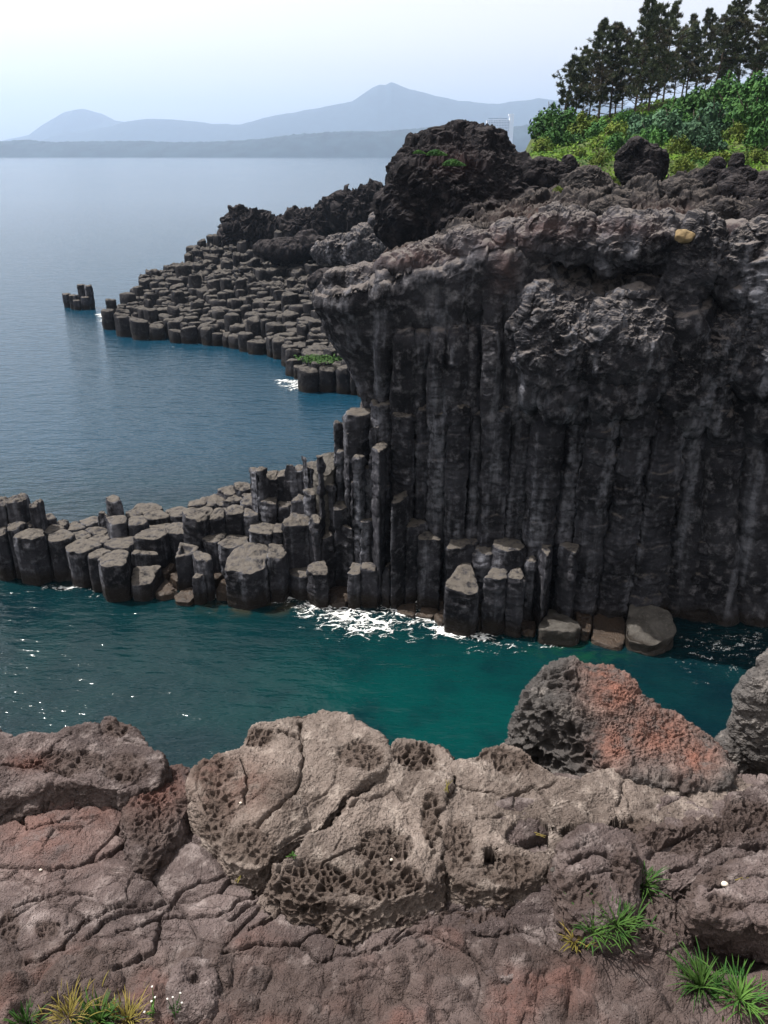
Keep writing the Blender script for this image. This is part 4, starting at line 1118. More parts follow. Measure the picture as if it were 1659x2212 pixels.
rock_field('promontory_bed', PROM, lambda x, y: np.minimum(prom_z(x, y) - 0.95, 8.3), 0.45, 120, M['column'], .25, 1, 'dark rough bedrock between the columns of the far promontory', 'bedrock', 'structure', 3.0, inset=2.0)
NB = [wpt(-60, 1262, 0), wpt(120, 1278, 0), wpt(240, 1285, 0), wpt(330, 1272, 0), wpt(420, 1262, 0), wpt(500, 1262, 0), wpt(620, 1262, 0), wpt(760, 1275, 0), wpt(900, 1290, 0), wpt(1010, 1295, 0), wpt(1200, 1300, 0), (9, 36), (2, 38.5),
      wpt(660, 1000, 4.5), wpt(545, 1065, 3), wpt(430, 1096, 2), wpt(300, 1115, 1), wpt(110, 1130, 1), wpt(-60, 1120, 1)]


def near_z(x, y):
    P = at_z(np.array([e[0] for e in NEAR], float), np.array([e[1] for e in NEAR], float), np.array([e[3] for e in NEAR]))
    d = (x[..., None] - P[:, 0]) ** 2 + (y[..., None] - P[:, 1]) ** 2
    w = np.exp(-d / 1.2) * np.exp(-P[:, 2] * 1.6) + 1e-12
    z = (w * P[:, 2]).sum(-1) / w.sum(-1)
    return np.minimum(z - 0.5, 3.6)


rock_field('causeway_bed', NB, near_z, 0.12, 130, M['column'], .18, 2.2, 'dark rough bedrock in the gaps of the near causeway', 'bedrock', 'structure', 3.0, inset=1.7)

# sea stack of six columns
for i, (X_, w, top, yb) in enumerate([(143, 17, 634, 667), (158, 18, 637, 671), (174, 16, 614, 668), (190, 17, 616, 669), (165, 14, 648, 673), (183, 16, 641, 672)]):
    b = at_z(X_, yb - 4, 0)
    t = at_y(X_, top, b[1])
    r = .5 * w * (b[1] * CP + CAMZ * SP) / F
    poly = [(t[0] + r * 1.12 * math.cos(a * 1.047 + i), b[1] + r * 1.12 * math.sin(a * 1.047 + i)) for a in range(6)]
    me = column_mesh('basalt_column', poly, -1.2, t[2], 1500 + i, M['column'], dz=.2, n=28, nr=4, stria=.05, und=.12, top=.15, fine=.05)
    link('basalt_column', me, None, ['outermost column of the lone sea stack, at its left edge', 'middling column second from the left on the lone sea stack', 'tallest left column of the lone sea stack', 'tallest right column of the lone sea stack', 'shortest front column of the lone sea stack', 'front right step of the lone sea stack'][i], 'rock column', 'columns of the lone sea stack', 'thing')


# ------------------------------------------------------------------ boulders and outcrops
def lump(name, ells, y, seed, mat, label, cat, nu=320, nv=200, amp=1.0, sc=1.0, depth=.8, ox=None, group=None, yoff=None, crag=1.0, parent=None, facets=0):
    """one closed rock grown round ellipsoids given as (X, Y, rX, rY) measured at distance y"""
    E, R = [], []
    for k, e in enumerate(ells):
        p = at_y(e[0], e[1], y + (yoff[k] if yoff else 0))
        dep = p[1] * CP - (p[2] - CAMZ) * SP
        E.append(p)
        R.append((e[2] * dep / F, e[2] * dep / F * depth, e[3] * dep / F))
    c = E[0]
    th = np.linspace(0, 2 * math.pi, nu, endpoint=False)
    ph = np.linspace(0.02, math.pi - 0.02, nv)
    D = np.stack([np.sin(ph)[:, None] * np.cos(th), np.sin(ph)[:, None] * np.sin(th), -np.cos(ph)[:, None] * np.ones(nu)], -1)
    best = np.zeros((nv, nu))
    for e, r in zip(E, R):
        r = np.array(r)
        o = (c - e) / r
        dd = D / r
        A = (dd * dd).sum(-1)
        B = (dd * o).sum(-1)
        Cc = (o * o).sum() - 1
        disc = B * B - A * Cc
        t = np.where(disc > 0, (-B + np.sqrt(np.maximum(disc, 0))) / A, 0)
        best = np.logaddexp(best * 6 / R[0][0], np.maximum(t, 0) * 6 / R[0][0]) * R[0][0] / 6 if False else np.maximum(best, t)
    for _ in range(int(nu / 110)):
        best = (best + np.roll(best, 1, 1) + np.roll(best, -1, 1) + np.vstack([best[:1], best[:-1]]) + np.vstack([best[1:], best[-1:]])) / 5
    if facets:                                                  # broken flat faces
        g = np.random.default_rng(seed)
        for k in range(facets):
            zk = 1 - 2 * (k + .5) / facets
            ak = k * 2.39996 + g.normal(0, .25)
            nk = np.array([math.sqrt(1 - zk * zk) * math.cos(ak), math.sqrt(1 - zk * zk) * math.sin(ak), zk]) + g.normal(0, .12, 3)
            nk /= np.linalg.norm(nk)
            dn = D @ nk
            hk = (best * dn).max() * g.uniform(.77, .95)
            best = np.where(dn > .05, np.minimum(best, hk / np.maximum(dn, .05)), best)
    V = (c + D * best[..., None]).astype(f32)
    Nn = grid_normals(V, True)
    s = sc
    a, b, r = worley(V + .35 / s * fbm(V, .9 * s, 3, seed)[..., None], .5 * s, seed + 1)
    disp = amp / s * (.75 * (r - .45) * sst(0, .16, b - a) + .45 * fbm(V, .45 * s, 4, seed + 2, .55, ridged=True) + crag * .28 * fbm(V, 1.5 * s, 4, seed + 3, .6, ridged=True))
    a, b, r = worley(V, 1.7 * s, seed + 4)
    disp += amp / s * .28 * crag * (r - .5) * sst(0, .3, b - a)
    disp += amp / s * .10 * fbm(V, 5 * s, 4, seed + 5, .65)
    V = V + Nn * disp[..., None]
    Xp, Yp = px(V)
    n = nu
    q = grid_quads(nv, nu, True)
    Vf = np.concatenate([V.reshape(-1, 3), V[0].mean(0)[None], V[-1].mean(0)[None]])
    i = np.arange(n)
    b0 = (nv - 1) * n
    tri = np.concatenate([np.stack([np.full(n, len(Vf) - 2), (i + 1) % n, i], -1), np.stack([b0 + i, b0 + (i + 1) % n, np.full(n, len(Vf) - 1)], -1)])
    oxv = np.concatenate([(blob(Xp, Yp, ox) if ox else Xp * 0).ravel(), [0, 0]])
    me = mesh_np(name, Vf, q, tri, mat, True, {'oxide': oxv})
    return link(name, me, parent, label, cat, group)


lump('lava_outcrop', [(985, 440, 168, 112), (1012, 384, 96, 80), (892, 398, 88, 92), (1070, 432, 92, 86), (860, 405, 54, 88), (1145, 465, 66, 74), (960, 490, 108, 58), (1030, 326, 44, 30), (1100, 408, 44, 52), (925, 362, 66, 44)], 56, 300, M['boulder'],
     'huge dark craggy outcrop rising to a blunt peak in front of the sea', 'rock', 760, 520, .95, .62, facets=26, ox=[(980, 350, 60, 30), (1090, 480, 60, 40)])
lump('lava_outcrop', [(1190, 400, 48, 46), (1160, 385, 40, 30), (1215, 425, 40, 40), (1236, 372, 16, 34), (1200, 450, 60, 40)], 55, 310, M['boulder'], 'jagged dark shoulder joining the huge outcrop to the grassy slope', 'rock', 320, 240, .6, 1.0, facets=14)
lump('lava_spire', [(1388, 374, 46, 56), (1366, 352, 32, 40), (1412, 356, 30, 44), (1392, 340, 38, 26)], 54, 320, M['boulder'], 'dark upright crag standing against the green slope', 'rock', 360, 260, .5, 1.2, facets=14)
lump('rock', [(1270, 415, 52, 38), (1262, 395, 34, 30), (1300, 425, 40, 24)], 52, 330, M['rubble'], 'lighter grey crumbling rock between the shoulder and the upright crag', 'rock', 320, 220, .6, 1.3)
lump('rock', [(1540, 392, 32, 26), (1548, 368, 12, 20), (1520, 398, 24, 16)], 47, 340, M['boulder'], 'dark pointed rock, left of two at the edge of the grass near the right border', 'rock', 240, 170, .5, 1.5)
lump('rock', [(1595, 388, 36, 26), (1592, 360, 13, 22), (1640, 402, 46, 20)], 46, 350, M['boulder'], 'dark pointed rock, right of two at the edge of the grass near the right border', 'rock', 260, 180, .5, 1.4)
for i, (ells, y, mt, lab) in enumerate([
    ([(1470, 425, 40, 22), (1440, 432, 26, 16)], 43, 'cliff', 'low broad rock in front of the upright crag, a little to its right'),
    ([(1380, 440, 44, 20), (1415, 436, 26, 18)], 43, 'cliff', 'rubble hump below the foot of the upright crag'),
    ([(1590, 440, 46, 34), (1560, 450, 30, 26)], 40, 'boulder', 'dark hollow-sided rock below the two pointed rocks'),
    ([(1650, 440, 40, 40), (1630, 460, 30, 30)], 39, 'boulder', 'dark craggy rock cut by the right border above the tan stone'),
    ([(1505, 450, 30, 22), (1525, 440, 22, 20)], 40, 'cliff', 'small grey rock right behind the tan stone'),
    ([(1310, 470, 44, 22), (1285, 478, 26, 18)], 36, 'cliff', 'pale crumpled hump on the crest of the cliff, left of the tan stone'),
    ([(1230, 480, 40, 22), (1205, 486, 26, 18)], 36.5, 'cliff', 'pinkish hump on the crest of the cliff at the middle'),
    ([(1090, 515, 30, 16), (1112, 510, 20, 14)], 37, 'cliff', 'small pinkish crag on the crest in front of the huge outcrop'),
    ([(1000, 520, 34, 16), (1020, 516, 22, 14)], 37, 'cliff', 'flat-topped grey crag on the crest below the huge outcrop'),
    ([(1560, 480, 40, 34), (1590, 500, 36, 40)], 34.5, 'cliff', 'pitted grey rock on the crest right of the tan stone'),
    ([(1640, 520, 40, 50), (1660, 490, 36, 40)], 33.5, 'boulder', 'pitted dark rock on the crest at the right border'),
]):
    ells = [(a, b - 4, c * 1.2, d * 1.35) for a, b, c, d in ells]
    mt = 'rubble' if mt == 'cliff' else mt
    lump('rock', ells, y, 1000 + i * 10, M[mt], lab, 'rock', 240, 170, .5, 1.7, facets=14)
lump('lava_ridge', [(545, 500, 52, 32), (520, 500, 28, 38), (580, 495, 38, 22), (600, 520, 40, 20)], 126, 370, M['boulder'], 'dark lump of lava at the left end of the ridge behind the promontory', 'rock', 320, 200, 1.5, .75, crag=1.6, facets=14)
lump('lava_ridge', [(690, 490, 60, 24), (650, 495, 40, 20), (730, 480, 40, 30), (660, 480, 20, 14)], 124, 380, M['boulder'], 'low dark middle part of the ridge behind the promontory', 'rock', 320, 200, 1.5, .75, crag=1.6, facets=14)
lump('lava_ridge', [(790, 460, 52, 36), (755, 455, 30, 24), (820, 450, 44, 34), (740, 450, 14, 14)], 118, 390, M['boulder'], 'highest dark part of the ridge, running behind the huge outcrop', 'rock', 320, 200, 1.5, .75, crag=1.6, facets=14)
lump('rock', [(810, 545, 62, 48), (850, 520, 40, 50), (780, 560, 40, 30), (840, 490, 36, 30)], 104, 400, M['cliff'], 'big bluish grey slanting rock beside the foot of the huge outcrop', 'rock', 320, 220, .9, .7, facets=14)
lump('rock', [(735, 540, 44, 24), (705, 545, 30, 16), (760, 530, 26, 18)], 108, 410, M['cliff'], 'grey ribbed rock below the highest ridge, left of the slanting one', 'rock', 240, 160, .9, .8)
lump('rock', [(620, 540, 56, 16), (580, 540, 30, 14), (670, 530, 36, 18)], 114, 420, M['boulder'], 'reddish dark rubble bank below the middle of the ridge', 'rock', 260, 140, .9, .8)
lump('rock', [(735, 612, 54, 22), (700, 608, 30, 20), (770, 606, 26, 22)], 98, 430, M['boulder'], 'dark broken wall of rock in the middle of the promontory near the cliff', 'rock', 240, 140, .8, .9)


lump('grey_rock', [(1650, 1590, 62, 150), (1592, 1640, 48, 62), (1720, 1500, 80, 130), (1632, 1520, 30, 70), (1560, 1660, 36, 36), (1700, 1700, 90, 70)], 5.9, 1400, M['redrock'], 'grey jagged folded rock rising at the right border beside the red rock', 'rock', 620, 460, .62, 6.0, crag=1.5)

# blocks of the lava cap, parts of the cliff
for i, (ells, y, nu, a_) in enumerate([
    ([(1215, 740, 74, 84), (1212, 850, 46, 66), (1150, 690, 26, 50), (1192, 680, 44, 56), (1243, 785, 44, 42), (1160, 740, 24, 70)], 33.6, 420, .62),
    ([(1352, 745, 88, 70), (1350, 845, 64, 50), (1290, 800, 26, 60), (1420, 800, 40, 60), (1312, 700, 40, 40), (1402, 715, 50, 54), (1365, 690, 30, 40), (1330, 780, 50, 30)], 33.2, 420, .62),
    ([(1478, 790, 40, 84), (1452, 740, 32, 46), (1502, 856, 28, 46)], 32.9, 360, .6),
    ([(1560, 760, 50, 60), (1530, 800, 36, 50), (1600, 730, 40, 40)], 32.8, 320, .7),
    ([(1640, 720, 44, 90), (1665, 800, 40, 70)], 32.4, 320, .7),
    ([(1385, 520, 78, 36), (1330, 505, 44, 30), (1440, 535, 44, 34), (1300, 545, 22, 40)], 33.4, 400, .6),
    ([(1210, 512, 62, 34), (1170, 520, 40, 36), (1250, 495, 36, 26)], 34.0, 360, .6),
    ([(1120, 545, 34, 50), (1095, 530, 34, 30), (1140, 590, 20, 50)], 34.6, 320, .5),
    ([(1030, 540, 48, 26), (1000, 530, 36, 24), (1060, 550, 30, 30)], 35.0, 320, .5),
    ([(920, 566, 60, 22), (870, 578, 46, 18), (960, 552, 40, 22)], 35.6, 320, .45),
    ([(775, 606, 60, 18), (735, 610, 36, 20), (820, 594, 46, 16)], 36.4, 320, .4),
    ([(1500, 560, 42, 60), (1475, 610, 26, 50), (1520, 520, 36, 36)], 33.0, 340, .65),
    ([(1600, 560, 40, 44), (1640, 600, 44, 60), (1660, 540, 40, 50)], 32.6, 340, .65),
    ([(1700, 640, 60, 120)], 32.0, 240, .7),
    ([(1090, 640, 40, 60), (1075, 700, 26, 50)], 34.3, 300, .4),
    ([(950, 660, 70, 40), (900, 640, 50, 36)], 35.3, 300, .35),
]):
    ells = [(a, b, c * 1.28, d * 1.32) for a, b, c, d in ells]
    y += .62
    y -= [1.5, 1.6, 1.5, 1.3, 1.3, .9, .9, .9, .8, .7, .5, 1.3, 1.2, 1.0, .7, .6][i]
    lump('lava_block', ells, y, 1200 + i * 9, M['cliff'], None, None, nu, int(nu * .7), a_ * .95, 1.15, crag=1.5, depth=.75, parent=cliff, facets=16,
         ox=[(900, 555, 140, 30), (1080, 520, 90, 40), (1190, 490, 100, 30), (1340, 490, 100, 26)])

from mathutils import Vector


def on_rock(X, Y):
    bpy.context.view_layer.update()
    DG = bpy.context.evaluated_depsgraph_get()
    d = ray(X, Y)
    hit, loc, *_ = scene.ray_cast(DG, Vector((0, 0, CAMZ)), Vector(tuple(d)))
    return np.array(loc)


lump('stone', [(1478, 511, 23, 12), (1490, 513, 12, 11), (1466, 508, 12, 10)], on_rock(1478, 516)[1] - .18, 360, M['tan'], 'yellowish tan rounded stone lying on the cliff edge', 'stone', 140, 100, .25, 2.5, crag=.6, facets=12)

# ------------------------------------------------------------------ headland behind the cliff
def idw(ctrl):
    C = np.array([at_y(a, b, c) for a, b, c in ctrl])

    def f(x, y):
        d = (x[..., None] - C[:, 0]) ** 2 + (y[..., None] - C[:, 1]) ** 2 + 2.0
        w = d ** -2
        return (w * C[:, 2]).sum(-1) / w.sum(-1)
    return f


plat = idw([(700, 605, 38), (790, 590, 39), (870, 570, 39), (1000, 520, 38.5), (1100, 505, 39), (1180, 488, 38.5), (1300, 472, 37), (1480, 488, 35), (1640, 478, 34.5), (1900, 470, 33.5), (900, 560, 44), (1050, 510, 46), (1150, 470, 46),
            (1250, 425, 47), (1400, 428, 43), (1540, 432, 42), (1660, 425, 41), (1900, 425, 41), (1230, 402, 60), (1330, 412, 54), (1440, 398, 54), (1560, 398, 50), (1660, 398, 50), (1900, 398, 50), (1400, 400, 70), (1660, 400, 70)])
rock_field('rock_plateau', [(-1.2, 38.2), (1.5, 36.9), (4.5, 36.6), (8, 35.8), (12, 34.9), (16, 33.7), (21, 32.8), (29, 31.6), (40, 40), (40, 72), (13, 72), (8, 62), (4, 50), (0.6, 43)], lambda x, y: plat(x, y) - 1.0, 0.055, 440, M['rubble'], 1.25, .8,
           'rough brown and grey lava rubble between the cliff edge and the grass', 'rock ground', 'structure', 2.5, ox=[(900, 550, 120, 30), (1180, 470, 120, 30), (1400, 470, 140, 30)])

hillf = idw([(1140, 338, 78), (1230, 398, 63), (1330, 402, 58), (1450, 396, 56), (1560, 388, 54), (1659, 390, 52), (1900, 390, 50), (1195, 318, 84), (1300, 345, 70), (1450, 345, 66), (1600, 352, 62), (1850, 350, 60),
             (1175, 272, 93), (1240, 255, 91), (1300, 266, 87), (1380, 250, 86), (1450, 222, 88), (1500, 215, 88), (1600, 195, 88), (1700, 175, 88), (1900, 150, 88),
             (1200, 268, 110), (1400, 245, 110), (1600, 190, 110), (1900, 150, 110), (1520, 300, 74), (1659, 290, 72), (1380, 300, 77), (1850, 260, 74)])
HILL = [wpt(1140, 336, 19.9)[:2] if False else (at_y(1140, 338, 78)[0], 78), (at_y(1185, 385, 66)[0], 66), (at_y(1240, 400, 60)[0], 60), (at_y(1330, 405, 56)[0], 56), (at_y(1450, 400, 53)[0], 53), (at_y(1560, 395, 51)[0], 51), (at_y(1700, 395, 49)[0], 49),
        (40, 46), (75, 60), (80, 118), (22, 118), (at_y(1168, 280, 100)[0], 100), (at_y(1160, 300, 90)[0], 90)]


def hill_mesh():
    xs = np.arange(10, 66, .4)
    ys = np.arange(44, 119, .4)
    x, y = np.meshgrid(xs, ys)
    V = np.stack([x, y, x * 0], -1).astype(f32)
    ins = inside(x, y, HILL)
    ed = seg_dist(x, y, HILL + HILL[:1])
    sd = np.where(ins, ed, -ed)
    V[..., 2] = hillf(x, y) + .35 * fbm(V, .25, 4, 450) - np.maximum(0, -sd) * 2.0
    q = grid_quads(*x.shape)
    keep = (sd > -5).ravel()
    q = q[keep[q].all(1)]
    link('hillside', mesh_np('hillside', V, q, None, M['hill']), None, 'green slope under the pines', 'hillside', None, 'structure')


hill_mesh()


def leaves(n, pts, nrm, size, seed, droop=0.0, aspect=.55):
    """small two-triangle leaves at pts, facing roughly along nrm"""
    g = np.random.default_rng(seed)
    d = nrm + g.normal(0, .55, (n, 3))
    d /= np.linalg.norm(d, axis=1, keepdims=True)
    a = np.cross(d, g.normal(0, 1, (n, 3)))
    a /= np.linalg.norm(a, axis=1, keepdims=True) + 1e-9
    b = np.cross(d, a)
    s = size * g.uniform(.6, 1.35, (n, 1))
    V = np.stack([pts - a * s, pts + b * s * aspect, pts + a * s, pts - b * s * aspect], 1)
    return V.reshape(-1, 3), np.arange(4 * n).reshape(n, 4)


def shrub_mesh(seed, mat, n=2600, size=.085):
    g = np.random.default_rng(seed)
    cl = g.normal(0, 1, (26, 3))
    cl /= np.linalg.norm(cl, axis=1, keepdims=True)
    cl[:, 2] = np.abs(cl[:, 2]) * .9 - .1
    cl *= g.uniform(.45, .95, (26, 1))
    k = g.integers(0, 26, n)
    d = g.normal(0, 1, (n, 3))
    d /= np.linalg.norm(d, axis=1, keepdims=True)
    rad = g.uniform(.22, .36, 26)[k][:, None] * g.uniform(.65, 1, (n, 1))
    p = cl[k] + d * rad
    p[:, 2] = np.maximum(p[:, 2], -.15)
    nr_ = d * .7 + np.array([0, 0, .5])
    V, q = leaves(n, p, nr_, size, seed + 1)
    m = MB()
    m.add(V, q)
    return m.mesh('foliage', mat, False)


def twig_mesh(seed):
    g = np.random.default_rng(seed)
    m = MB()
    for _ in range(6):
        e = g.normal(0, .35, 3) + np.array([0, 0, .5])
        m.tube([(0, 0, -.35), e * .45, e], [.05, .03, .012], 5)
    return m.mesh('stem', M['bark'])


SH = {'dark': [shrub_mesh(600 + i, M['shrub']) for i in range(3)], 'blue': [shrub_mesh(610 + i, M['shrub_blue']) for i in range(3)], 'lime': [shrub_mesh(620 + i, M['shrub_lime'], 2200, .08) for i in range(3)]}
TW = twig_mesh(630)
# (X, Y of centre, radius in pixels, distance, kind, label)
SHRUBS = [
 (1188, 282, 34, 86, 'dark', 'glossy dark green bush at the left tip of the slope'), (1222, 285, 30, 86, 'dark', 'dark green bush second from the left tip, under the first pine'), (1198, 312, 26, 82, 'dark', 'dark green bush hanging below the left tip bushes'),
 (1240, 310, 24, 82, 'dark', 'rounded dark bush among the yellow-green cover below the first pines'), (1262, 280, 26, 84, 'lime', 'yellowish bush between the dark tip bushes and the pine trunks'), (1300, 285, 28, 81, 'dark', 'dark bush at the foot of the tall left pines'),
 (1172, 322, 20, 79, 'lime', 'bright yellow-green tuft at the lowest left corner of the slope'), (1290, 318, 26, 76, 'lime', 'lime bush in the middle of the left slope'), (1330, 290, 28, 79, 'lime', 'light bush left of the two bare trunks'), (1335, 315, 24, 74, 'dark', 'small green bush behind the upright crag'),
 (1376, 275, 30, 80, 'blue', 'bluish bush between the two bare trunks'), (1412, 288, 36, 78, 'blue', 'broad bluish bush right of the bare trunks'), (1440, 265, 34, 80, 'dark', 'dark bush on the brow right of the bare trunks'), (1450, 300, 34, 75, 'blue', 'bluish bush above the upright crag'),
 (1410, 310, 26, 73, 'dark', 'green bush just above the upright crag'), (1480, 275, 36, 77, 'dark', 'dark bush higher up, in the middle of the slope'), (1500, 310, 38, 71, 'blue', 'big bluish bush in the middle of the slope'), (1475, 325, 26, 69, 'lime', 'yellowish bush right of the upright crag'),
 (1540, 275, 40, 75, 'blue', 'dense grey-green bush, largest of the middle slope'), (1535, 318, 36, 69, 'blue', 'grey-green bush in front of the largest one'), (1585, 250, 40, 77, 'dark', 'dark bush below the right pines'), (1590, 300, 30, 70, 'lime', 'yellowish bush in the right half of the slope'),
 (1625, 265, 40, 73, 'dark', 'dark bush at the right, in the shade of the pines'), (1640, 305, 36, 68, 'dark', 'dark green bush at the right border'), (1672, 260, 40, 72, 'dark', 'dark bush cut by the right border'), (1510, 240, 34, 81, 'dark', 'dark bush on the brow below the middle pines'),
 (1555, 222, 34, 82, 'dark', 'dark bush on the brow between the right pine trunks'), (1610, 215, 40, 80, 'dark', 'dark bush high on the brow at the right'), (1655, 205, 40, 80, 'dark', 'dark bush on the brow at the right border'), (1350, 262, 22, 83, 'dark', 'low bush on the brow left of the bare trunks'),
 (1500, 345, 24, 64, 'lime', 'bright lime tuft at the lower edge right of the crag'), (1560, 350, 26, 62, 'lime', 'bright lime tuft above the two dark pointed rocks'), (1625, 345, 30, 60, 'lime', 'bright lime tuft at the lower edge by the right border'), (1470, 360, 22, 60, 'lime', 'bright lime tuft touching the right side of the crag'),
 (1250, 345, 22, 72, 'lime', 'lime tuft above the dark shoulder rock'), (1290, 355, 22, 67, 'lime', 'lime tuft left of the upright crag'), (1322, 395, 16, 53, 'lime', 'narrow lime tuft squeezed beside the left foot of the crag'), (1212, 418, 13, 51, 'lime', 'lime tuft in the gap right of the huge outcrop'),
]
random.seed(21)
for X_, Y_, r, y, kd, lab in SHRUBS:
    p = at_y(X_, Y_ + r * .35, y)
    dep = p[1] * CP - (p[2] - CAMZ) * SP
    s = r * dep / F * (1.35 if 'brow' in lab or 'tip' in lab else 1.22)
    t = link('shrub', None, None, lab, 'shrub', 'shrubs on the slope', 'thing', p)
    t.rotation_euler[2] = random.uniform(0, 6.28)
    v = random.uniform(.85, 1.25)
    t.scale = (s * v, s * v, s * v * random.uniform(1.0, 1.45))
    link('foliage', random.choice(SH[kd]), t)
    link('stem', TW, t)


def ground_cover():
    g = np.random.default_rng(33)
    n = 34000
    x = g.uniform(11, 52, n * 2)
    y = g.uniform(47, 100, n * 2)
    k = inside(x, y, HILL)
    x, y = x[k][:n], y[k][:n]
    P3 = np.stack([x, y, x * 0], -1)
    keep = fbm(P3, .35, 3, 460) > -.35
    x, y, P3 = x[keep], y[keep], P3[keep]
    z = hillf(x, y) + .35 * fbm(P3.astype(f32), .25, 4, 450) + g.uniform(.0, .30, len(x)) + .35 * np.maximum(0, fbm(P3, .5, 3, 461))
    P = np.stack([x, y, z], -1)
    V, q = leaves(len(x), P, np.tile([0, -.4, .8], (len(x), 1)), .17, 34, aspect=.4)
    m = MB()
    m.add(V, q)
    link('ground_cover', m.mesh('ground_cover', M['cover'], False), None, 'yellow-green creepers and grass covering the slope', 'ground cover', None, 'stuff')


ground_cover()


# ------------------------------------------------------------------ pines
def pine(seed, h=12.0, lean=.0, low=.42, dens=1.0, spread=1.0):
    g = np.random.default_rng(seed)
    tr = MB()
    k = 10
    zz = np.linspace(-.5, h, k)
    bend = np.cumsum(g.normal(0, .10, (k, 2)), 0) + np.outer(zz / h, [lean, lean * .3])
    bend -= bend[0]
    axis = np.column_stack([bend, zz])
    tr.tube(axis, np.linspace(.19, .035, k), 8)
    P, D = [], []
    nb = int(62 * dens)
    for i in range(nb):
        u = i / nb
        t = low * .55 + (1 - low * .55) * u ** .85
        z = t * h
        o = np.array([np.interp(z, zz, axis[:, 0]), np.interp(z, zz, axis[:, 1]), z])
        a = i * 2.4 + g.normal(0, .4)
        prof = (1 - max(0, (t - .55) / .45) ** 1.4 * .82)
        L = spread * prof * g.uniform(.8, 2.9) * (1 + .35 * math.sin(a * 1.0 + seed) * math.sin(t * 14 + seed))
        dead = t < low
        rise = g.uniform(-.05, .35) + .35 * max(0, t - .6)
        e = o + np.array([math.cos(a) * L, math.sin(a) * L, L * rise])
        mid = o * .5 + e * .5 + np.array([0, 0, -.05 * L])
        tr.tube([o, mid, e], [.055 * (1.2 - t), .035 * (1.2 - t) + .006, .012], 5)
        for s in range(3 if dead else 4):
            f = g.uniform(.35, .95)
            b0 = o * (1 - f) + e * f
            b1 = b0 + np.array([math.cos(a + g.normal(0, .9)), math.sin(a + g.normal(0, .9)), g.uniform(-.1, .5)]) * L * g.uniform(.25, .5)
            tr.tube([b0, (b0 + b1) / 2 + np.array([0, 0, .04]), b1], [.022, .016, .007], 4)
            if not dead or g.random() < .12:
                P.append(b1)
                P.append(b0 * .4 + b1 * .6)
                D.append(b1 - b0)
                D.append(b1 - b0)
        if not dead:
            for f in (.62, .82, 1.0):
                P.append(o * (1 - f) + e * f + g.normal(0, .06, 3))
                D.append(e - o)
    P.append(axis[-1])
    D.append(np.array([0, 0, 1.]))
    P, D = np.array(P), np.array(D)
    D /= np.linalg.norm(D, axis=1, keepdims=True)
    per = 20
    n = len(P) * per
    base = np.repeat(P, per, 0)
    d = np.repeat(D, per, 0) * .5 + g.normal(0, .55, (n, 3)) + np.array([0, 0, .42])
    d /= np.linalg.norm(d, axis=1, keepdims=True)
    L = g.uniform(.18, .42, (n, 1))
    w = np.cross(d, g.normal(0, 1, (n, 3)))
    w /= np.linalg.norm(w, axis=1, keepdims=True)
    w *= .036
    base = base + g.normal(0, .07, (n, 3))
    V = np.stack([base - w, base + w, base + d * L + w * .5, base + d * L - w * .5], 1).reshape(-1, 3)
    cr = MB()
    cr.add(V, np.arange(4 * n).reshape(n, 4))
    return tr.mesh('trunk', M['bark']), cr.mesh('crown', M['needle'], False)


PINES = [pine(700, 12, .5, .18, 1.15), pine(701, 12, -.4, .20, 1.2), pine(702, 12, .2, .26, 1.1, 1.1), pine(703, 12, -.6, .16, 1.3, .95), pine(704, 12, .9, .28, 1.0, 1.15)]
SMALL = [pine(710, 7, -.8, .12, .75, .8), pine(711, 7, .3, .15, .75, .75)]
TREES = [
 (1255, 260, 100, 93, 2, 'short pine between the smallest two and the tall group'), (1500, 214, 20, 96, 3, 'tall pine far back in the see-through gap'), (1468, 220, 30, 97, 4, 'thin pine far back left of the see-through gap'), (1385, 256, 30, 94, 0, 'pine behind the tall narrow one on the open slope'), (1560, 208, 40, 96, 1, 'pine far back right of the see-through gap'),  # base X, base Y, top Y, distance, mesh, label
 (1216, 256, 121, 90, ('s', 0), 'smallest pine, apart at the left tip of the grove'), (1240, 256, 122, 91, ('s', 1), 'thin small pine right beside the smallest one'),
 (1272, 262, 78, 92, 0, 'slender pine behind the left edge of the tall group'), (1292, 268, 40, 88, 1, 'tall full-crowned pine leading the left of the main group'), (1316, 264, 50, 89, 3, 'dense pine second in the main group'),
 (1344, 258, 72, 93, 2, 'lower pine filling the gap left of the tallest spike'), (1369, 262, -8, 86, 3, 'tall narrow pine with a long bare trunk, its top at the photo border'), (1399, 258, 4, 86, 4, 'pine with the palest bare trunk on the open slope'),
 (1432, 228, 2, 89, 0, 'broad pine just right of the pale trunk'), (1455, 222, 60, 93, 2, 'lower pine in the see-through gap of the grove'), (1480, 216, 46, 92, 1, 'leaning pine at the left of the see-through gap'), (1518, 214, 55, 93, 0, 'lower pine at the right of the see-through gap'),
 (1542, 215, 12, 88, 2, 'tall pine rising right of the see-through gap'), (1573, 205, -22, 88, 3, 'dense tall pine reaching past the top border, right part'), (1618, 196, -14, 87, 1, 'dense pine near the right border, first of the last two'), (1652, 190, -20, 86, 0, 'pine cut by the right border'),
 (1596, 200, 30, 94, 4, 'pine half hidden behind the dense right ones'), (1330, 262, 60, 96, 4, 'pine half hidden at the back of the left group'), (1635, 190, 20, 95, 3, 'pine half hidden at the back by the right border'),
 (1415, 235, 40, 95, 1, 'pine half hidden behind the broad one near the pale trunk'),
]
random.seed(4)
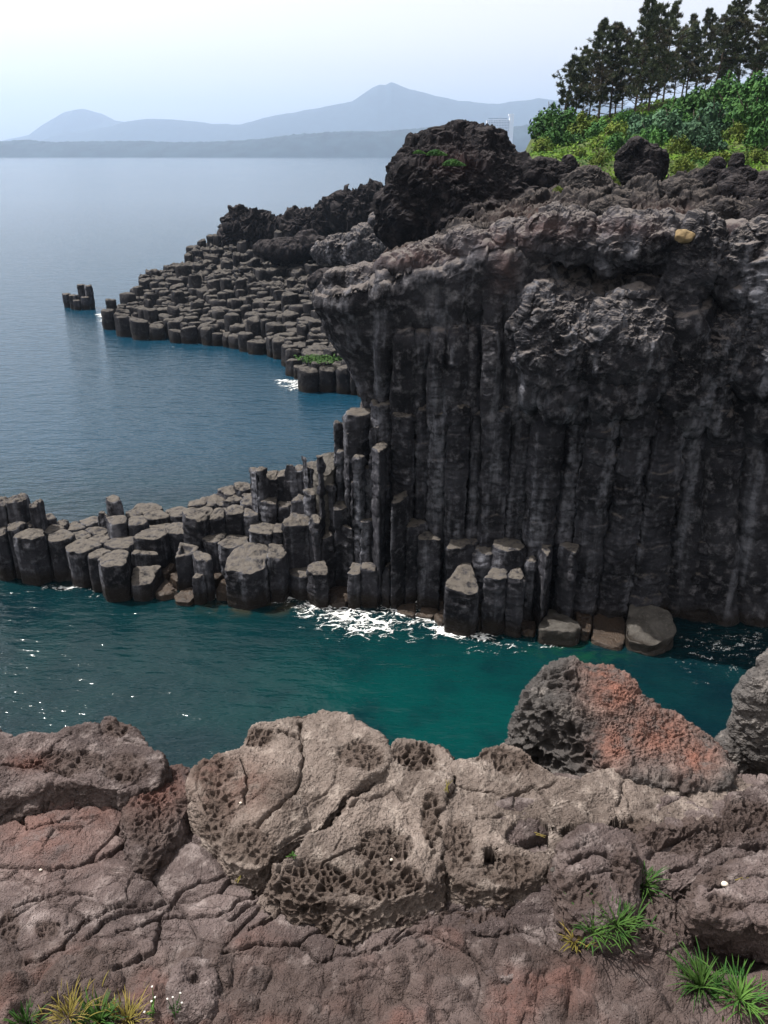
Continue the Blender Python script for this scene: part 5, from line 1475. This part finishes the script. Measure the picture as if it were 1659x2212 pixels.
for bx, by, ty_, y, mi, lab in TREES:
    p = at_y(bx, by, y)
    tp = at_y(bx, ty_, y)
    hh = tp[2] - p[2]
    tm, cm = SMALL[mi[1]] if isinstance(mi, tuple) else PINES[mi]
    k = hh / (7.2 if isinstance(mi, tuple) else 12.2)
    t = link('pine_tree', None, None, lab, 'tree', 'pines on the slope', 'thing', p)
    t.rotation_euler[2] = random.uniform(0, 6.28)
    w = random.uniform(.68, .98)
    t.scale = (k * w, k * w, k)
    t.rotation_euler[0] = random.uniform(-.05, .05)
    t.rotation_euler[1] = random.uniform(-.06, .06)
    link('trunk', tm, t)
    link('crown', cm, t)


# ------------------------------------------------------------------ grass in the foreground and small plants
def tuft(seed, n, length, spread, w=.005, up=.8):
    g = np.random.default_rng(seed)
    m = MB()
    for _ in range(n):
        a = g.uniform(0, 6.28)
        o = np.array([math.cos(a), math.sin(a), 0]) * abs(g.normal(0, spread))
        b = a + g.normal(0, .5)
        L = length * g.uniform(.5, 1.15)
        dr = np.array([math.cos(b), math.sin(b), 0])
        out = g.uniform(.25, .95)
        pts = []
        for t in np.linspace(0, 1, 7):
            pts.append(o + dr * L * out * t ** 1.3 + np.array([0, 0, L * up * (t - .62 * out * t * t)]))
        pts = np.array(pts)
        sd = np.array([-dr[1], dr[0], 0])
        ww = w * g.uniform(.7, 1.3) * np.array([.8, 1, 1, .9, .7, .45, .05])[:, None]
        fold = np.array([0, 0, 1]) * ww * .5
        V = np.stack([pts - sd * ww + fold, pts, pts + sd * ww + fold], 1)
        m.add(V.reshape(-1, 3), grid_quads(7, 3))
    return m


def place_tuft(name, X, Y, z, seed, n, L, sp, mat, label, cat, up=.8, w=.005):
    p = on_rock(X, Y)
    link(name, tuft(seed, n, L, sp, w, up).mesh(name, mat), None, label, cat, None, 'thing', p)


place_tuft('grass_tuft', 1515, 2135, 14.98, 800, 130, .27, .06, M['grass'], 'bright green spiky grass tuft, larger of two in the lower right corner', 'grass tuft')
place_tuft('grass_tuft', 1595, 2160, 15.0, 801, 120, .24, .08, M['grass'], 'bright green grass tuft nearest the lower right corner', 'grass tuft')
place_tuft('grass_tuft', 1330, 2000, 15.02, 802, 150, .2, .09, M['grass'], 'grass tuft under the bulging honeycombed boulder', 'grass tuft')
place_tuft('grass_tuft', 1280, 2015, 15.02, 803, 50, .20, .05, M['grass'], 'small grass tuft left beside the one under the boulder', 'grass tuft')
place_tuft('dry_grass', 1240, 2035, 15.0, 804, 45, .16, .05, M['drygrass'], 'yellowing grass at the left end of the tufts under the boulder', 'grass tuft')
place_tuft('grass_tuft', 1385, 1915, 15.06, 805, 70, .20, .05, M['grass'], 'small upright grass tuft right of the bulging boulder', 'grass tuft', 1.1)
place_tuft('grass_tuft', 215, 2208, 15.0, 806, 130, .16, .06, M['grass'], 'green tuft at the bottom border among dry grass', 'grass tuft', 1.0)
place_tuft('grass_tuft', 60, 2211, 15.0, 807, 60, .13, .05, M['grass'], 'green leaves poking over the bottom border near the left corner', 'grass tuft', 1.0)
place_tuft('dry_grass', 150, 2200, 15.0, 808, 110, .15, .09, M['drygrass'], 'yellow dry grass left of the green tuft at the bottom border', 'grass tuft', 1.0, .003)
place_tuft('dry_grass', 275, 2205, 15.0, 809, 110, .15, .08, M['drygrass'], 'yellow dry grass right of the green tuft at the bottom border', 'grass tuft', 1.0, .003)
place_tuft('grass_tuft', 632, 1850, 15.05, 810, 14, .05, .01, M['grass'], 'tiny green sprout in the joint below the tilted pale block', 'plant')


def flower(X, Y, z, seed, n, label):
    p = on_rock(X, Y)
    g = np.random.default_rng(seed)
    t = link('wild_flower', None, None, label, 'flower', None, 'thing', p)
    st, hd = MB(), MB()
    for _ in range(n):
        e = np.array([g.normal(0, .035), g.normal(0, .03), g.uniform(.08, .17)])
        st.tube([(0, 0, -.02), e * .5 + g.normal(0, .005, 3), e], [.003, .0025, .0018], 4)
        for k in range(5):
            a = k * 1.26
            c = e + np.array([math.cos(a), math.sin(a), .3]) * .004
            V, q = leaves(1, c[None], np.array([[0, -.4, .9]]), .004, seed + k, aspect=.7)
            hd.add(V, q)
        V, q = leaves(6, e * g.uniform(.2, .7, (6, 1)) + g.normal(0, .006, (6, 3)), np.tile([0, -.3, .8], (6, 1)), .014, seed + 50, aspect=.3)
        st.add(V, q)
    link('stem', st.mesh('stem', M['grass']), t)
    link('blossom', hd.mesh('blossom', M['petal'], False), t)


flower(330, 2195, 15.02, 820, 4, 'stalk of tiny white flowers left of the eye-shaped stone at the bottom')
flower(378, 2195, 15.02, 830, 4, 'white flower cluster under the eye-shaped stone at the bottom border')

for (X_, Y_, y, r, lab) in [(942, 334, 50.5, .55, 'green plant on the crest of the huge outcrop, right of two'), (905, 331, 51.5, .35, 'small green plant on the crest of the huge outcrop, left of two'), (979, 356, 49.2, .6, 'green plant on the sunlit shoulder of the huge outcrop'), (1026, 290, 56, .5, 'low growth on the very top of the huge outcrop')]:
    p = at_y(X_, Y_, y)
    t = link('rock_plant', None, None, lab, 'plant', 'plants on the huge outcrop', 'thing', p)
    t.scale = (r, r * .8, r * .6)
    link('foliage', SH['dark'][0], t)

# green weed on the promontory pavement
gp = at_z(690, 776, 2.6)
mm = MB()
gv = np.random.default_rng(9)
lp = gp + np.column_stack([gv.normal(0, .8, 700), gv.normal(0, .6, 700), gv.uniform(0, .12, 700)])
V, q = leaves(700, lp, np.tile([0, -.2, 1.], (700, 1)), .16, 35)
mm.add(V, q)
link('green_weed', mm.mesh('green_weed', M['grass'], False), None, 'bright green weed patch on the near tip of the far promontory', 'plant', None, 'thing')

# pale chips lying on the foreground shelf
for i, (X_, Y_, z, s) in enumerate([(846, 1858, 15.22, .016), (1565, 1912, 15.47, .026), (1195, 1880, 15.17, .022), (88, 1880, 15.06, .012), (520, 1735, 15.1, .012)]):
    p = on_rock(X_, Y_) + np.array([0, 0, s * .35])
    g = np.random.default_rng(840 + i)
    th = np.linspace(0, 2 * math.pi, 14, endpoint=False)
    rows = []
    for ph in np.linspace(.15, math.pi - .15, 9):
        rows.append(np.column_stack([np.sin(ph) * np.cos(th) * s, np.sin(ph) * np.sin(th) * s * .8, np.full(14, -math.cos(ph) * s * .6)]))
    V = np.array(rows)
    V *= (1 + .3 * perlin(V / s * 1.1 + i * 7, 3))[..., None]
    m = MB()
    m.add(V, grid_quads(9, 14, True))
    m.add(np.concatenate([V[-1], V[-1].mean(0)[None]]), None, [(k, (k + 1) % 14, 14) for k in range(14)])
    link('pebble', m.mesh('pebble', M['white'] if i != 2 else M['slab'], True), None,
         ['small white chip on the central honeycombed block', 'white chip on the overhanging rock in the lower right', 'grey pebble caught under the lip of the hollowed block', 'tiny pale chip on the reddish shelf near the left border', 'tiny pale chip on the red part of the tilted block'][i], 'pebble', 'chips on the shelf', 'thing', p)


for X_, Y_, a_, lab in [(520, 1893, 1.2, 'dry tan stalk lying at the fork of the gully'), (966, 1700, 1.4, 'dry straw caught in the central crack'), (1158, 1800, -.6, 'thin dry stalk in the arched hollow'), (1590, 1900, .2, 'dry straw lying behind the white chip on the overhanging rock')]:
    p = on_rock(X_, Y_) + np.array([0, 0, .006])
    m = MB()
    g = np.random.default_rng(int(X_))
    for k in range(3):
        aa = a_ + g.normal(0, .3)
        d = np.array([math.cos(aa), math.sin(aa), .12])
        m.tube([-d * .06, g.normal(0, .006, 3), d * .07 + g.normal(0, .006, 3)], [.0022, .003, .0015], 5)
    link('dry_stalk', m.mesh('dry_stalk', M['drygrass']), None, lab, 'dry stalk', 'stalks on the shelf', 'thing', p)


# ------------------------------------------------------------------ sea
def water_mat():
    m, nt, bs = new_mat('sea_water')
    geo = N(nt, 'ShaderNodeNewGeometry')
    pos = geo.outputs['Position']
    sep = N(nt, 'ShaderNodeSeparateXYZ', {0: pos})

    def patch(x, y, rx, ry):
        v = N(nt, 'ShaderNodeVectorMath', {0: pos, 1: (x, y, 0)}, operation='SUBTRACT').outputs[0]
        v = N(nt, 'ShaderNodeVectorMath', {0: v, 1: (1 / rx, 1 / ry, 0)}, operation='MULTIPLY').outputs[0]
        d = N(nt, 'ShaderNodeVectorMath', {0: v}, operation='LENGTH').outputs[1]
        return mth(nt, 'SUBTRACT', 1.0, ramp(nt, d, 0.1, 1.0))
    p1 = at_z(960, 1540, 0)
    p2 = at_z(400, 1420, 0)
    n1 = noise(nt, pos, .35, 4, .6)
    c = mixc(nt, ramp(nt, n1, .35, .65), (0.0014, 0.011, 0.016), (0.002, 0.017, 0.021))
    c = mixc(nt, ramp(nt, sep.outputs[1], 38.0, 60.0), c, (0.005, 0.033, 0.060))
    a = mth(nt, 'MULTIPLY', patch(p1[0], p1[1], 11.5, 8.5), ramp(nt, n1, .15, .6))
    c = mixc(nt, mth(nt, 'MULTIPLY', patch(p2[0], p2[1], 15, 9), .55), c, (0.0012, 0.021, 0.024))
    c = mixc(nt, a, c, (0.0008, 0.034, 0.033))
    p3 = at_z(1255, 1410, 0)
    g_ = mth(nt, 'MULTIPLY', patch(p3[0], p3[1], 3.4, 1.3), ramp(nt, noise(nt, pos, 1.3, 4, .6), .42, .6))
    c = mixc(nt, g_, c, (0.004, 0.035, 0.022))
    p4 = at_z(560, 1305, 0)
    g_ = mth(nt, 'MULTIPLY', patch(p4[0], p4[1], 4.5, 1.6), ramp(nt, noise(nt, pos, 1.1, 4, .6), .42, .6))
    c = mixc(nt, g_, c, (0.03, 0.028, 0.018))
    nt.links.new(c, bs.inputs['Base Color'])
    bs.inputs['IOR'].default_value = 1.333
    rg = N(nt, 'ShaderNodeMapRange', {0: sep.outputs[1], 1: 40.0, 2: 160.0, 3: 0.08, 4: 0.14})
    nt.links.new(rg.outputs[0], bs.inputs['Roughness'])
    bs.inputs['Specular IOR Level'].default_value = 0.4
    mp = N(nt, 'ShaderNodeMapping', {'Vector': pos, 'Rotation': (0, 0, math.radians(14)), 'Scale': (0.60, 1.55, 1)})
    w1 = noise(nt, mp.outputs[0], 0.33, 3, .5)
    w2 = noise(nt, mp.outputs[0], 1.1, 4, .55)
    w3 = noise(nt, mp.outputs[0], 3.6, 3, .5)
    h = mth(nt, 'ADD', mth(nt, 'MULTIPLY', w1, .55), mth(nt, 'ADD', mth(nt, 'MULTIPLY', w2, .62), mth(nt, 'MULTIPLY', w3, .13)))
    bp = N(nt, 'ShaderNodeBump', {'Strength': N(nt, 'ShaderNodeMapRange', {0: sep.outputs[1], 1: 60.0, 2: 400.0, 3: 1.0, 4: 0.35}).outputs[0], 'Distance': 0.25, 'Height': h})
    nt.links.new(bp.outputs[0], bs.inputs['Normal'])
    return m


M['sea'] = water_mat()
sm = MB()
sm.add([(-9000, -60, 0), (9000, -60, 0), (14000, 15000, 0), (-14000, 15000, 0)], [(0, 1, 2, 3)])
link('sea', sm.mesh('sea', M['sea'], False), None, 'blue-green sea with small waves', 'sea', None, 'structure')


def foam():
    dens = []

    def part(x0, y0, x1, y1, step, masks, seed, solid, size, thick=1.0):
        a, b = at_z(x0, y1, 0), at_z(x1, y0, 0)
        c_, d_ = at_z(x0, y0, 0), at_z(x1, y1, 0)
        xs = np.arange(min(a[0], c_[0]), max(b[0], d_[0]), step)
        ys = np.arange(min(a[1], d_[1]), max(b[1], c_[1]), step)
        x, y = np.meshgrid(xs, ys)
        V = np.stack([x, y, x * 0], -1).astype(f32)
        X, Y = px(V)
        mk = blob(X, Y, masks)
        so_ = blob(X, Y, solid) if solid else X * 0
        W = V + np.stack([.45 * fbm(V, .9, 3, seed + 5), .45 * fbm(V, .9, 3, seed + 6), x * 0], -1)
        k1 = np.abs(fbm(W, (.75 / size, 1.5 / size, 1), 4, seed, .55))
        k2 = np.abs(fbm(W, (2.2 / size, 4.2 / size, 1), 3, seed + 2, .55))
        n = fbm(V, 1.2, 4, seed + 3, .6)
        web = np.minimum(k1, k2 * 1.1 + .03)
        wd = (mk - .22) * .13 * thick + n * .09
        fl = fbm(V, 5.5, 3, seed + 11, .7)
        on = (web < wd) | (fl > .62 - .32 * mk) | (so_ + n * 1.1 > .66)
        on &= mk + n * .5 > .12
        dn = np.maximum.reduce([np.clip((wd - web) / .05, 0, 1), .7 * np.clip((fl - .62 + .32 * mk) / .12, 0, 1), np.clip((so_ + n * 1.1 - .66) / .2, 0, 1)]) * np.clip((mk + n * .5 - .12) / .15, 0, 1)
        dens.append(dn.ravel())
        V[..., 2] = .02 + .03 * (perlin(V * 6, seed) + .6) + .22 * np.clip(so_ + n * .5, 0, 1) * (so_ > .15) * (perlin(V * 3.5, seed + 8) + 1)
        q = grid_quads(*x.shape)
        return V.reshape(-1, 3), q[on.ravel()[q].sum(1) >= 1]
    m = MB()
    m.add(*part(90, 1250, 430, 1300, .03, [(150, 1272, 60, 7), (250, 1290, 60, 6), (330, 1286, 50, 8), (400, 1290, 40, 8)], 852, [], .8, .75))
    m.add(*part(400, 1255, 1080, 1420, .025, [(850, 1290, 95, 32), (880, 1325, 110, 35), (960, 1360, 75, 28, 12), (700, 1295, 60, 24), (620, 1290, 70, 18), (760, 1330, 90, 30), (1020, 1375, 50, 14), (690, 1312, 90, 26), (790, 1352, 110, 30), (480, 1290, 60, 8), (560, 1292, 60, 10)], 850, [(842, 1284, 42, 13, 14), (562, 1283, 26, 7, -12), (448, 1285, 17, 8), (700, 1290, 22, 7), (895, 1300, 22, 6, 20)], .85))
    m.add(*part(400, 1270, 480, 1300, .03, [(450, 1287, 40, 9)], 855, [(452, 1285, 18, 6)], .6))
    m.add(*part(1255, 1345, 1420, 1395, .03, [(1322, 1385, 50, 8), (1380, 1375, 30, 6)], 860, [], .8, .6))
    m.add(*part(1480, 1330, 1659, 1480, .04, [(1560, 1400, 90, 45), (1620, 1380, 60, 20)], 865, [], .7, .35))
    m.add(*part(1000, 1370, 1300, 1420, .04, [(1100, 1400, 90, 14), (1180, 1395, 60, 10)], 866, [], .7, .4))
    m.add(*part(290, 722, 470, 752, .12, [(410, 737, 36, 6), (325, 731, 20, 4)], 870, [(412, 736, 26, 3), (322, 730, 12, 2.5)], 1.5))
    m.add(*part(560, 800, 690, 850, .10, [(640, 832, 28, 14), (615, 825, 24, 10)], 880, [(648, 838, 10, 5)], 1.3))
    m.add(*part(190, 670, 250, 705, .12, [(222, 682, 18, 5), (225, 693, 14, 4)], 890, [(224, 681, 10, 2)], 1.5))
    me = m.mesh('sea_foam', M['foam'], True)
    at = me.attributes.new('froth', 'FLOAT', 'POINT')
    at.data.foreach_set('value', np.concatenate(dens).astype(f32))
    link('sea_foam', me, None, 'white lacy foam along the waterline', 'foam', None, 'stuff')


foam()


# ------------------------------------------------------------------ far shore
def ridge(name, prof, y, depth, seed, mat, label, rough=8.0, base=-2.0, nx=500, fr=.004):
    """hill range whose crest follows the pixel profile, seen at distance y, with real depth"""
    pr = np.array([at_y(a, b, y + depth * .5) for a, b in prof])
    xs = np.linspace(pr[0, 0], pr[-1, 0], nx)
    zc = np.interp(xs, pr[:, 0], pr[:, 2])
    t = np.linspace(0, 1, 40)
    x = np.repeat(xs[None], 40, 0)
    yy = y + np.repeat(t[:, None], nx, 1) * depth
    bell = np.sin(np.clip(t, 0, 1) * math.pi) ** .8
    P = np.stack([x, yy, x * 0], -1)
    n = fbm(P, fr, 5, seed, .6)
    z = base + (zc[None] - base) * np.clip(bell[:, None] * (1 + .25 * n * (1 - bell[:, None])), 0, 1.2) + rough * fbm(P, fr * 5, 3, seed + 7, .6) * bell[:, None]
    V = np.stack([x, yy, z], -1)
    return link(name, mesh_np(name, V, grid_quads(40, nx), None, mat), None, label, 'hills', None, 'structure')


ridge('coast', [(-400, 318), (0, 306), (60, 303), (110, 308), (200, 306), (300, 305), (380, 308), (470, 307), (520, 304), (570, 300), (620, 293), (700, 287), (760, 284), (820, 285), (900, 278), (990, 268), (1060, 268), (1100, 275), (1160, 267), (1300, 260), (2000, 255)],
      4330, 700, 900, M['far'], 'low wooded shore across the bay', 14, fr=.006, nx=900)
ridge('mountain', [(-100, 312), (20, 305), (95, 287), (120, 262), (150, 242), (180, 235), (215, 245), (240, 258), (280, 266), (320, 270), (420, 280), (520, 285)], 9500, 2200, 910, M['far'], 'dome shaped mountain', 14, fr=.0012)
ridge('hills', [(150, 290), (230, 278), (290, 262), (330, 257), (400, 260), (460, 268), (520, 270), (600, 250), (640, 243), (700, 232), (760, 220), (800, 194), (818, 184), (832, 184), (845, 178), (865, 186), (890, 195), (940, 208), (990, 218), (1060, 226), (1110, 220), (1160, 214), (1250, 222), (1500, 240), (2000, 250)],
      8000, 2600, 920, M['far'], 'long hill range with a small peak', 18, fr=.0012, nx=800)
# field on the shore
fp = at_y(735, 287, 4430)

# hotel
hp = at_y(1078, 285, 4380)
k = (4380 * CP - (hp[2] - 20) * SP) / F
ht = link('hotel', None, None, 'white many-storeyed hotel with a tall end tower on the far shore', 'building', None, 'thing', hp)
b = MB()
n = 14
for i in range(n):                                               # gently curved main wing
    a0, a1 = -1 + 2 * i / n, -1 + 2 * (i + 1) / n
    x0, x1 = a0 * 24 * k - 3 * k, a1 * 24 * k - 3 * k
    d = (1 - a0 * a0) * -5 * k
    b.box((x0, d, -30 * k), (x1, d + 14 * k, (25 - 2 * abs(a0)) * k))
link('wall', b.mesh('wall', M['hotel'], False), ht)
b = MB()
b.box((21.5 * k, -3 * k, -30 * k), (30 * k, 12 * k, 35 * k))
b.box((19 * k, -1 * k, 31 * k), (21.4 * k, 10 * k, 35 * k))
link('tower', b.mesh('tower', M['hotel'], False), ht)
for r in range(7):
    b = MB()
    for i in range(n):
        a0, a1 = -1 + 2 * i / n, -1 + 2 * (i + 1) / n
        d = (1 - a0 * a0) * -5 * k
        b.box((a0 * 24 * k - 3 * k + .5 * k, d - .35 * k, (2 + r * 3.1) * k), (a1 * 24 * k - 3 * k - .5 * k, d - .02 * k, (3.7 + r * 3.1) * k))
    link('window_band', b.mesh('window_band', M['hotelglass'], False), ht)
b = MB()
b.box((-24 * k, -2.5 * k, 25.1 * k), (16 * k, 8 * k, 27 * k))
link('roof', b.mesh('roof', M['hotelglass'], False), ht)

# ------------------------------------------------------------------ haze
hm = bpy.data.materials.new('haze')
hm.use_nodes = True
nt = hm.node_tree
for nn in list(nt.nodes):
    nt.nodes.remove(nn)
out = nt.nodes.new('ShaderNodeOutputMaterial')
vol = N(nt, 'ShaderNodeVolumePrincipled', {'Color': (0.58, 0.74, 1.0, 1), 'Density': 1.25e-4, 'Anisotropy': 0.3})
nt.links.new(vol.outputs[0], out.inputs['Volume'])
hb = MB()
hb.box((-16000, -200, -4), (16000, 16000, 860))
link('haze', hb.mesh('haze', hm, False), None, 'pale blue sea haze', 'haze', None, 'stuff')

# ------------------------------------------------------------------ light, sky, camera
SUN_DIR = np.array([-0.47, 0.17, 0.866])
SUN_DIR = SUN_DIR / np.linalg.norm(SUN_DIR)
elev = math.asin(SUN_DIR[2])
azim = math.atan2(SUN_DIR[0], SUN_DIR[1])          # clockwise from +Y
sun = bpy.data.lights.new('sun', 'SUN')
sun.energy = 5.0
sun.angle = math.radians(0.5)
sun.color = (1.0, 0.95, 0.88)
so = bpy.data.objects.new('sun', sun)
COL.objects.link(so)
from mathutils import Vector
so.rotation_euler = Vector(tuple(-SUN_DIR)).to_track_quat('-Z', 'Y').to_euler()
so.location = (0, 0, 60)

world = bpy.data.worlds.new('World')
scene.world = world
world.use_nodes = True
wn = world.node_tree
sky = wn.nodes.new('ShaderNodeTexSky')
sky.sky_type = 'NISHITA'
sky.sun_disc = False
sky.sun_elevation = elev
sky.sun_rotation = azim
sky.dust_density = 3.0
sky.air_density = 1.0
sky.ozone_density = 1.0
bg = wn.nodes['Background']
bg.inputs['Strength'].default_value = 0.13
hs = wn.nodes.new('ShaderNodeHueSaturation')        # hazy summer sky: almost white
hs.inputs['Saturation'].default_value = 0.03
hs.inputs['Value'].default_value = 1.0
wn.links.new(sky.outputs[0], hs.inputs['Color'])
tc = wn.nodes.new('ShaderNodeTexCoord')                # brighter, whiter towards the horizon
sx = wn.nodes.new('ShaderNodeSeparateXYZ')
wn.links.new(tc.outputs['Generated'], sx.inputs[0])
mr = wn.nodes.new('ShaderNodeMapRange')
mr.inputs[1].default_value, mr.inputs[2].default_value, mr.inputs[3].default_value, mr.inputs[4].default_value = 0.0, 0.35, 1.75, 1.0
wn.links.new(sx.outputs[2], mr.inputs[0])
vm = wn.nodes.new('ShaderNodeVectorMath')
vm.operation = 'SCALE'
wn.links.new(hs.outputs[0], vm.inputs[0])
wn.links.new(mr.outputs[0], vm.inputs['Scale'])
vt = wn.nodes.new('ShaderNodeVectorMath')
vt.operation = 'MULTIPLY'
vt.inputs[1].default_value = (1.0, 0.945, 0.89)
wn.links.new(vm.outputs[0], vt.inputs[0])
wn.links.new(vt.outputs[0], bg.inputs['Color'])

cam = bpy.data.cameras.new('camera')
cam.sensor_fit = 'VERTICAL'
cam.angle = 2 * math.atan(1106 / F)
cam.clip_start = 0.1
cam.clip_end = 60000
co = bpy.data.objects.new('camera', cam)
COL.objects.link(co)
co.location = (0, 0, CAMZ)
co.rotation_euler = (math.pi / 2 - PITCH, 0, 0)
scene.camera = co

scene.view_settings.view_transform = 'Standard'
scene.view_settings.look = 'None'
scene.view_settings.exposure = 0.55
scene.view_settings.gamma = 1.0
scene.cycles.use_denoising = True
scene.cycles.max_bounces = 6
scene.cycles.volume_bounces = 1
scene.cycles.sample_clamp_indirect = 4.0
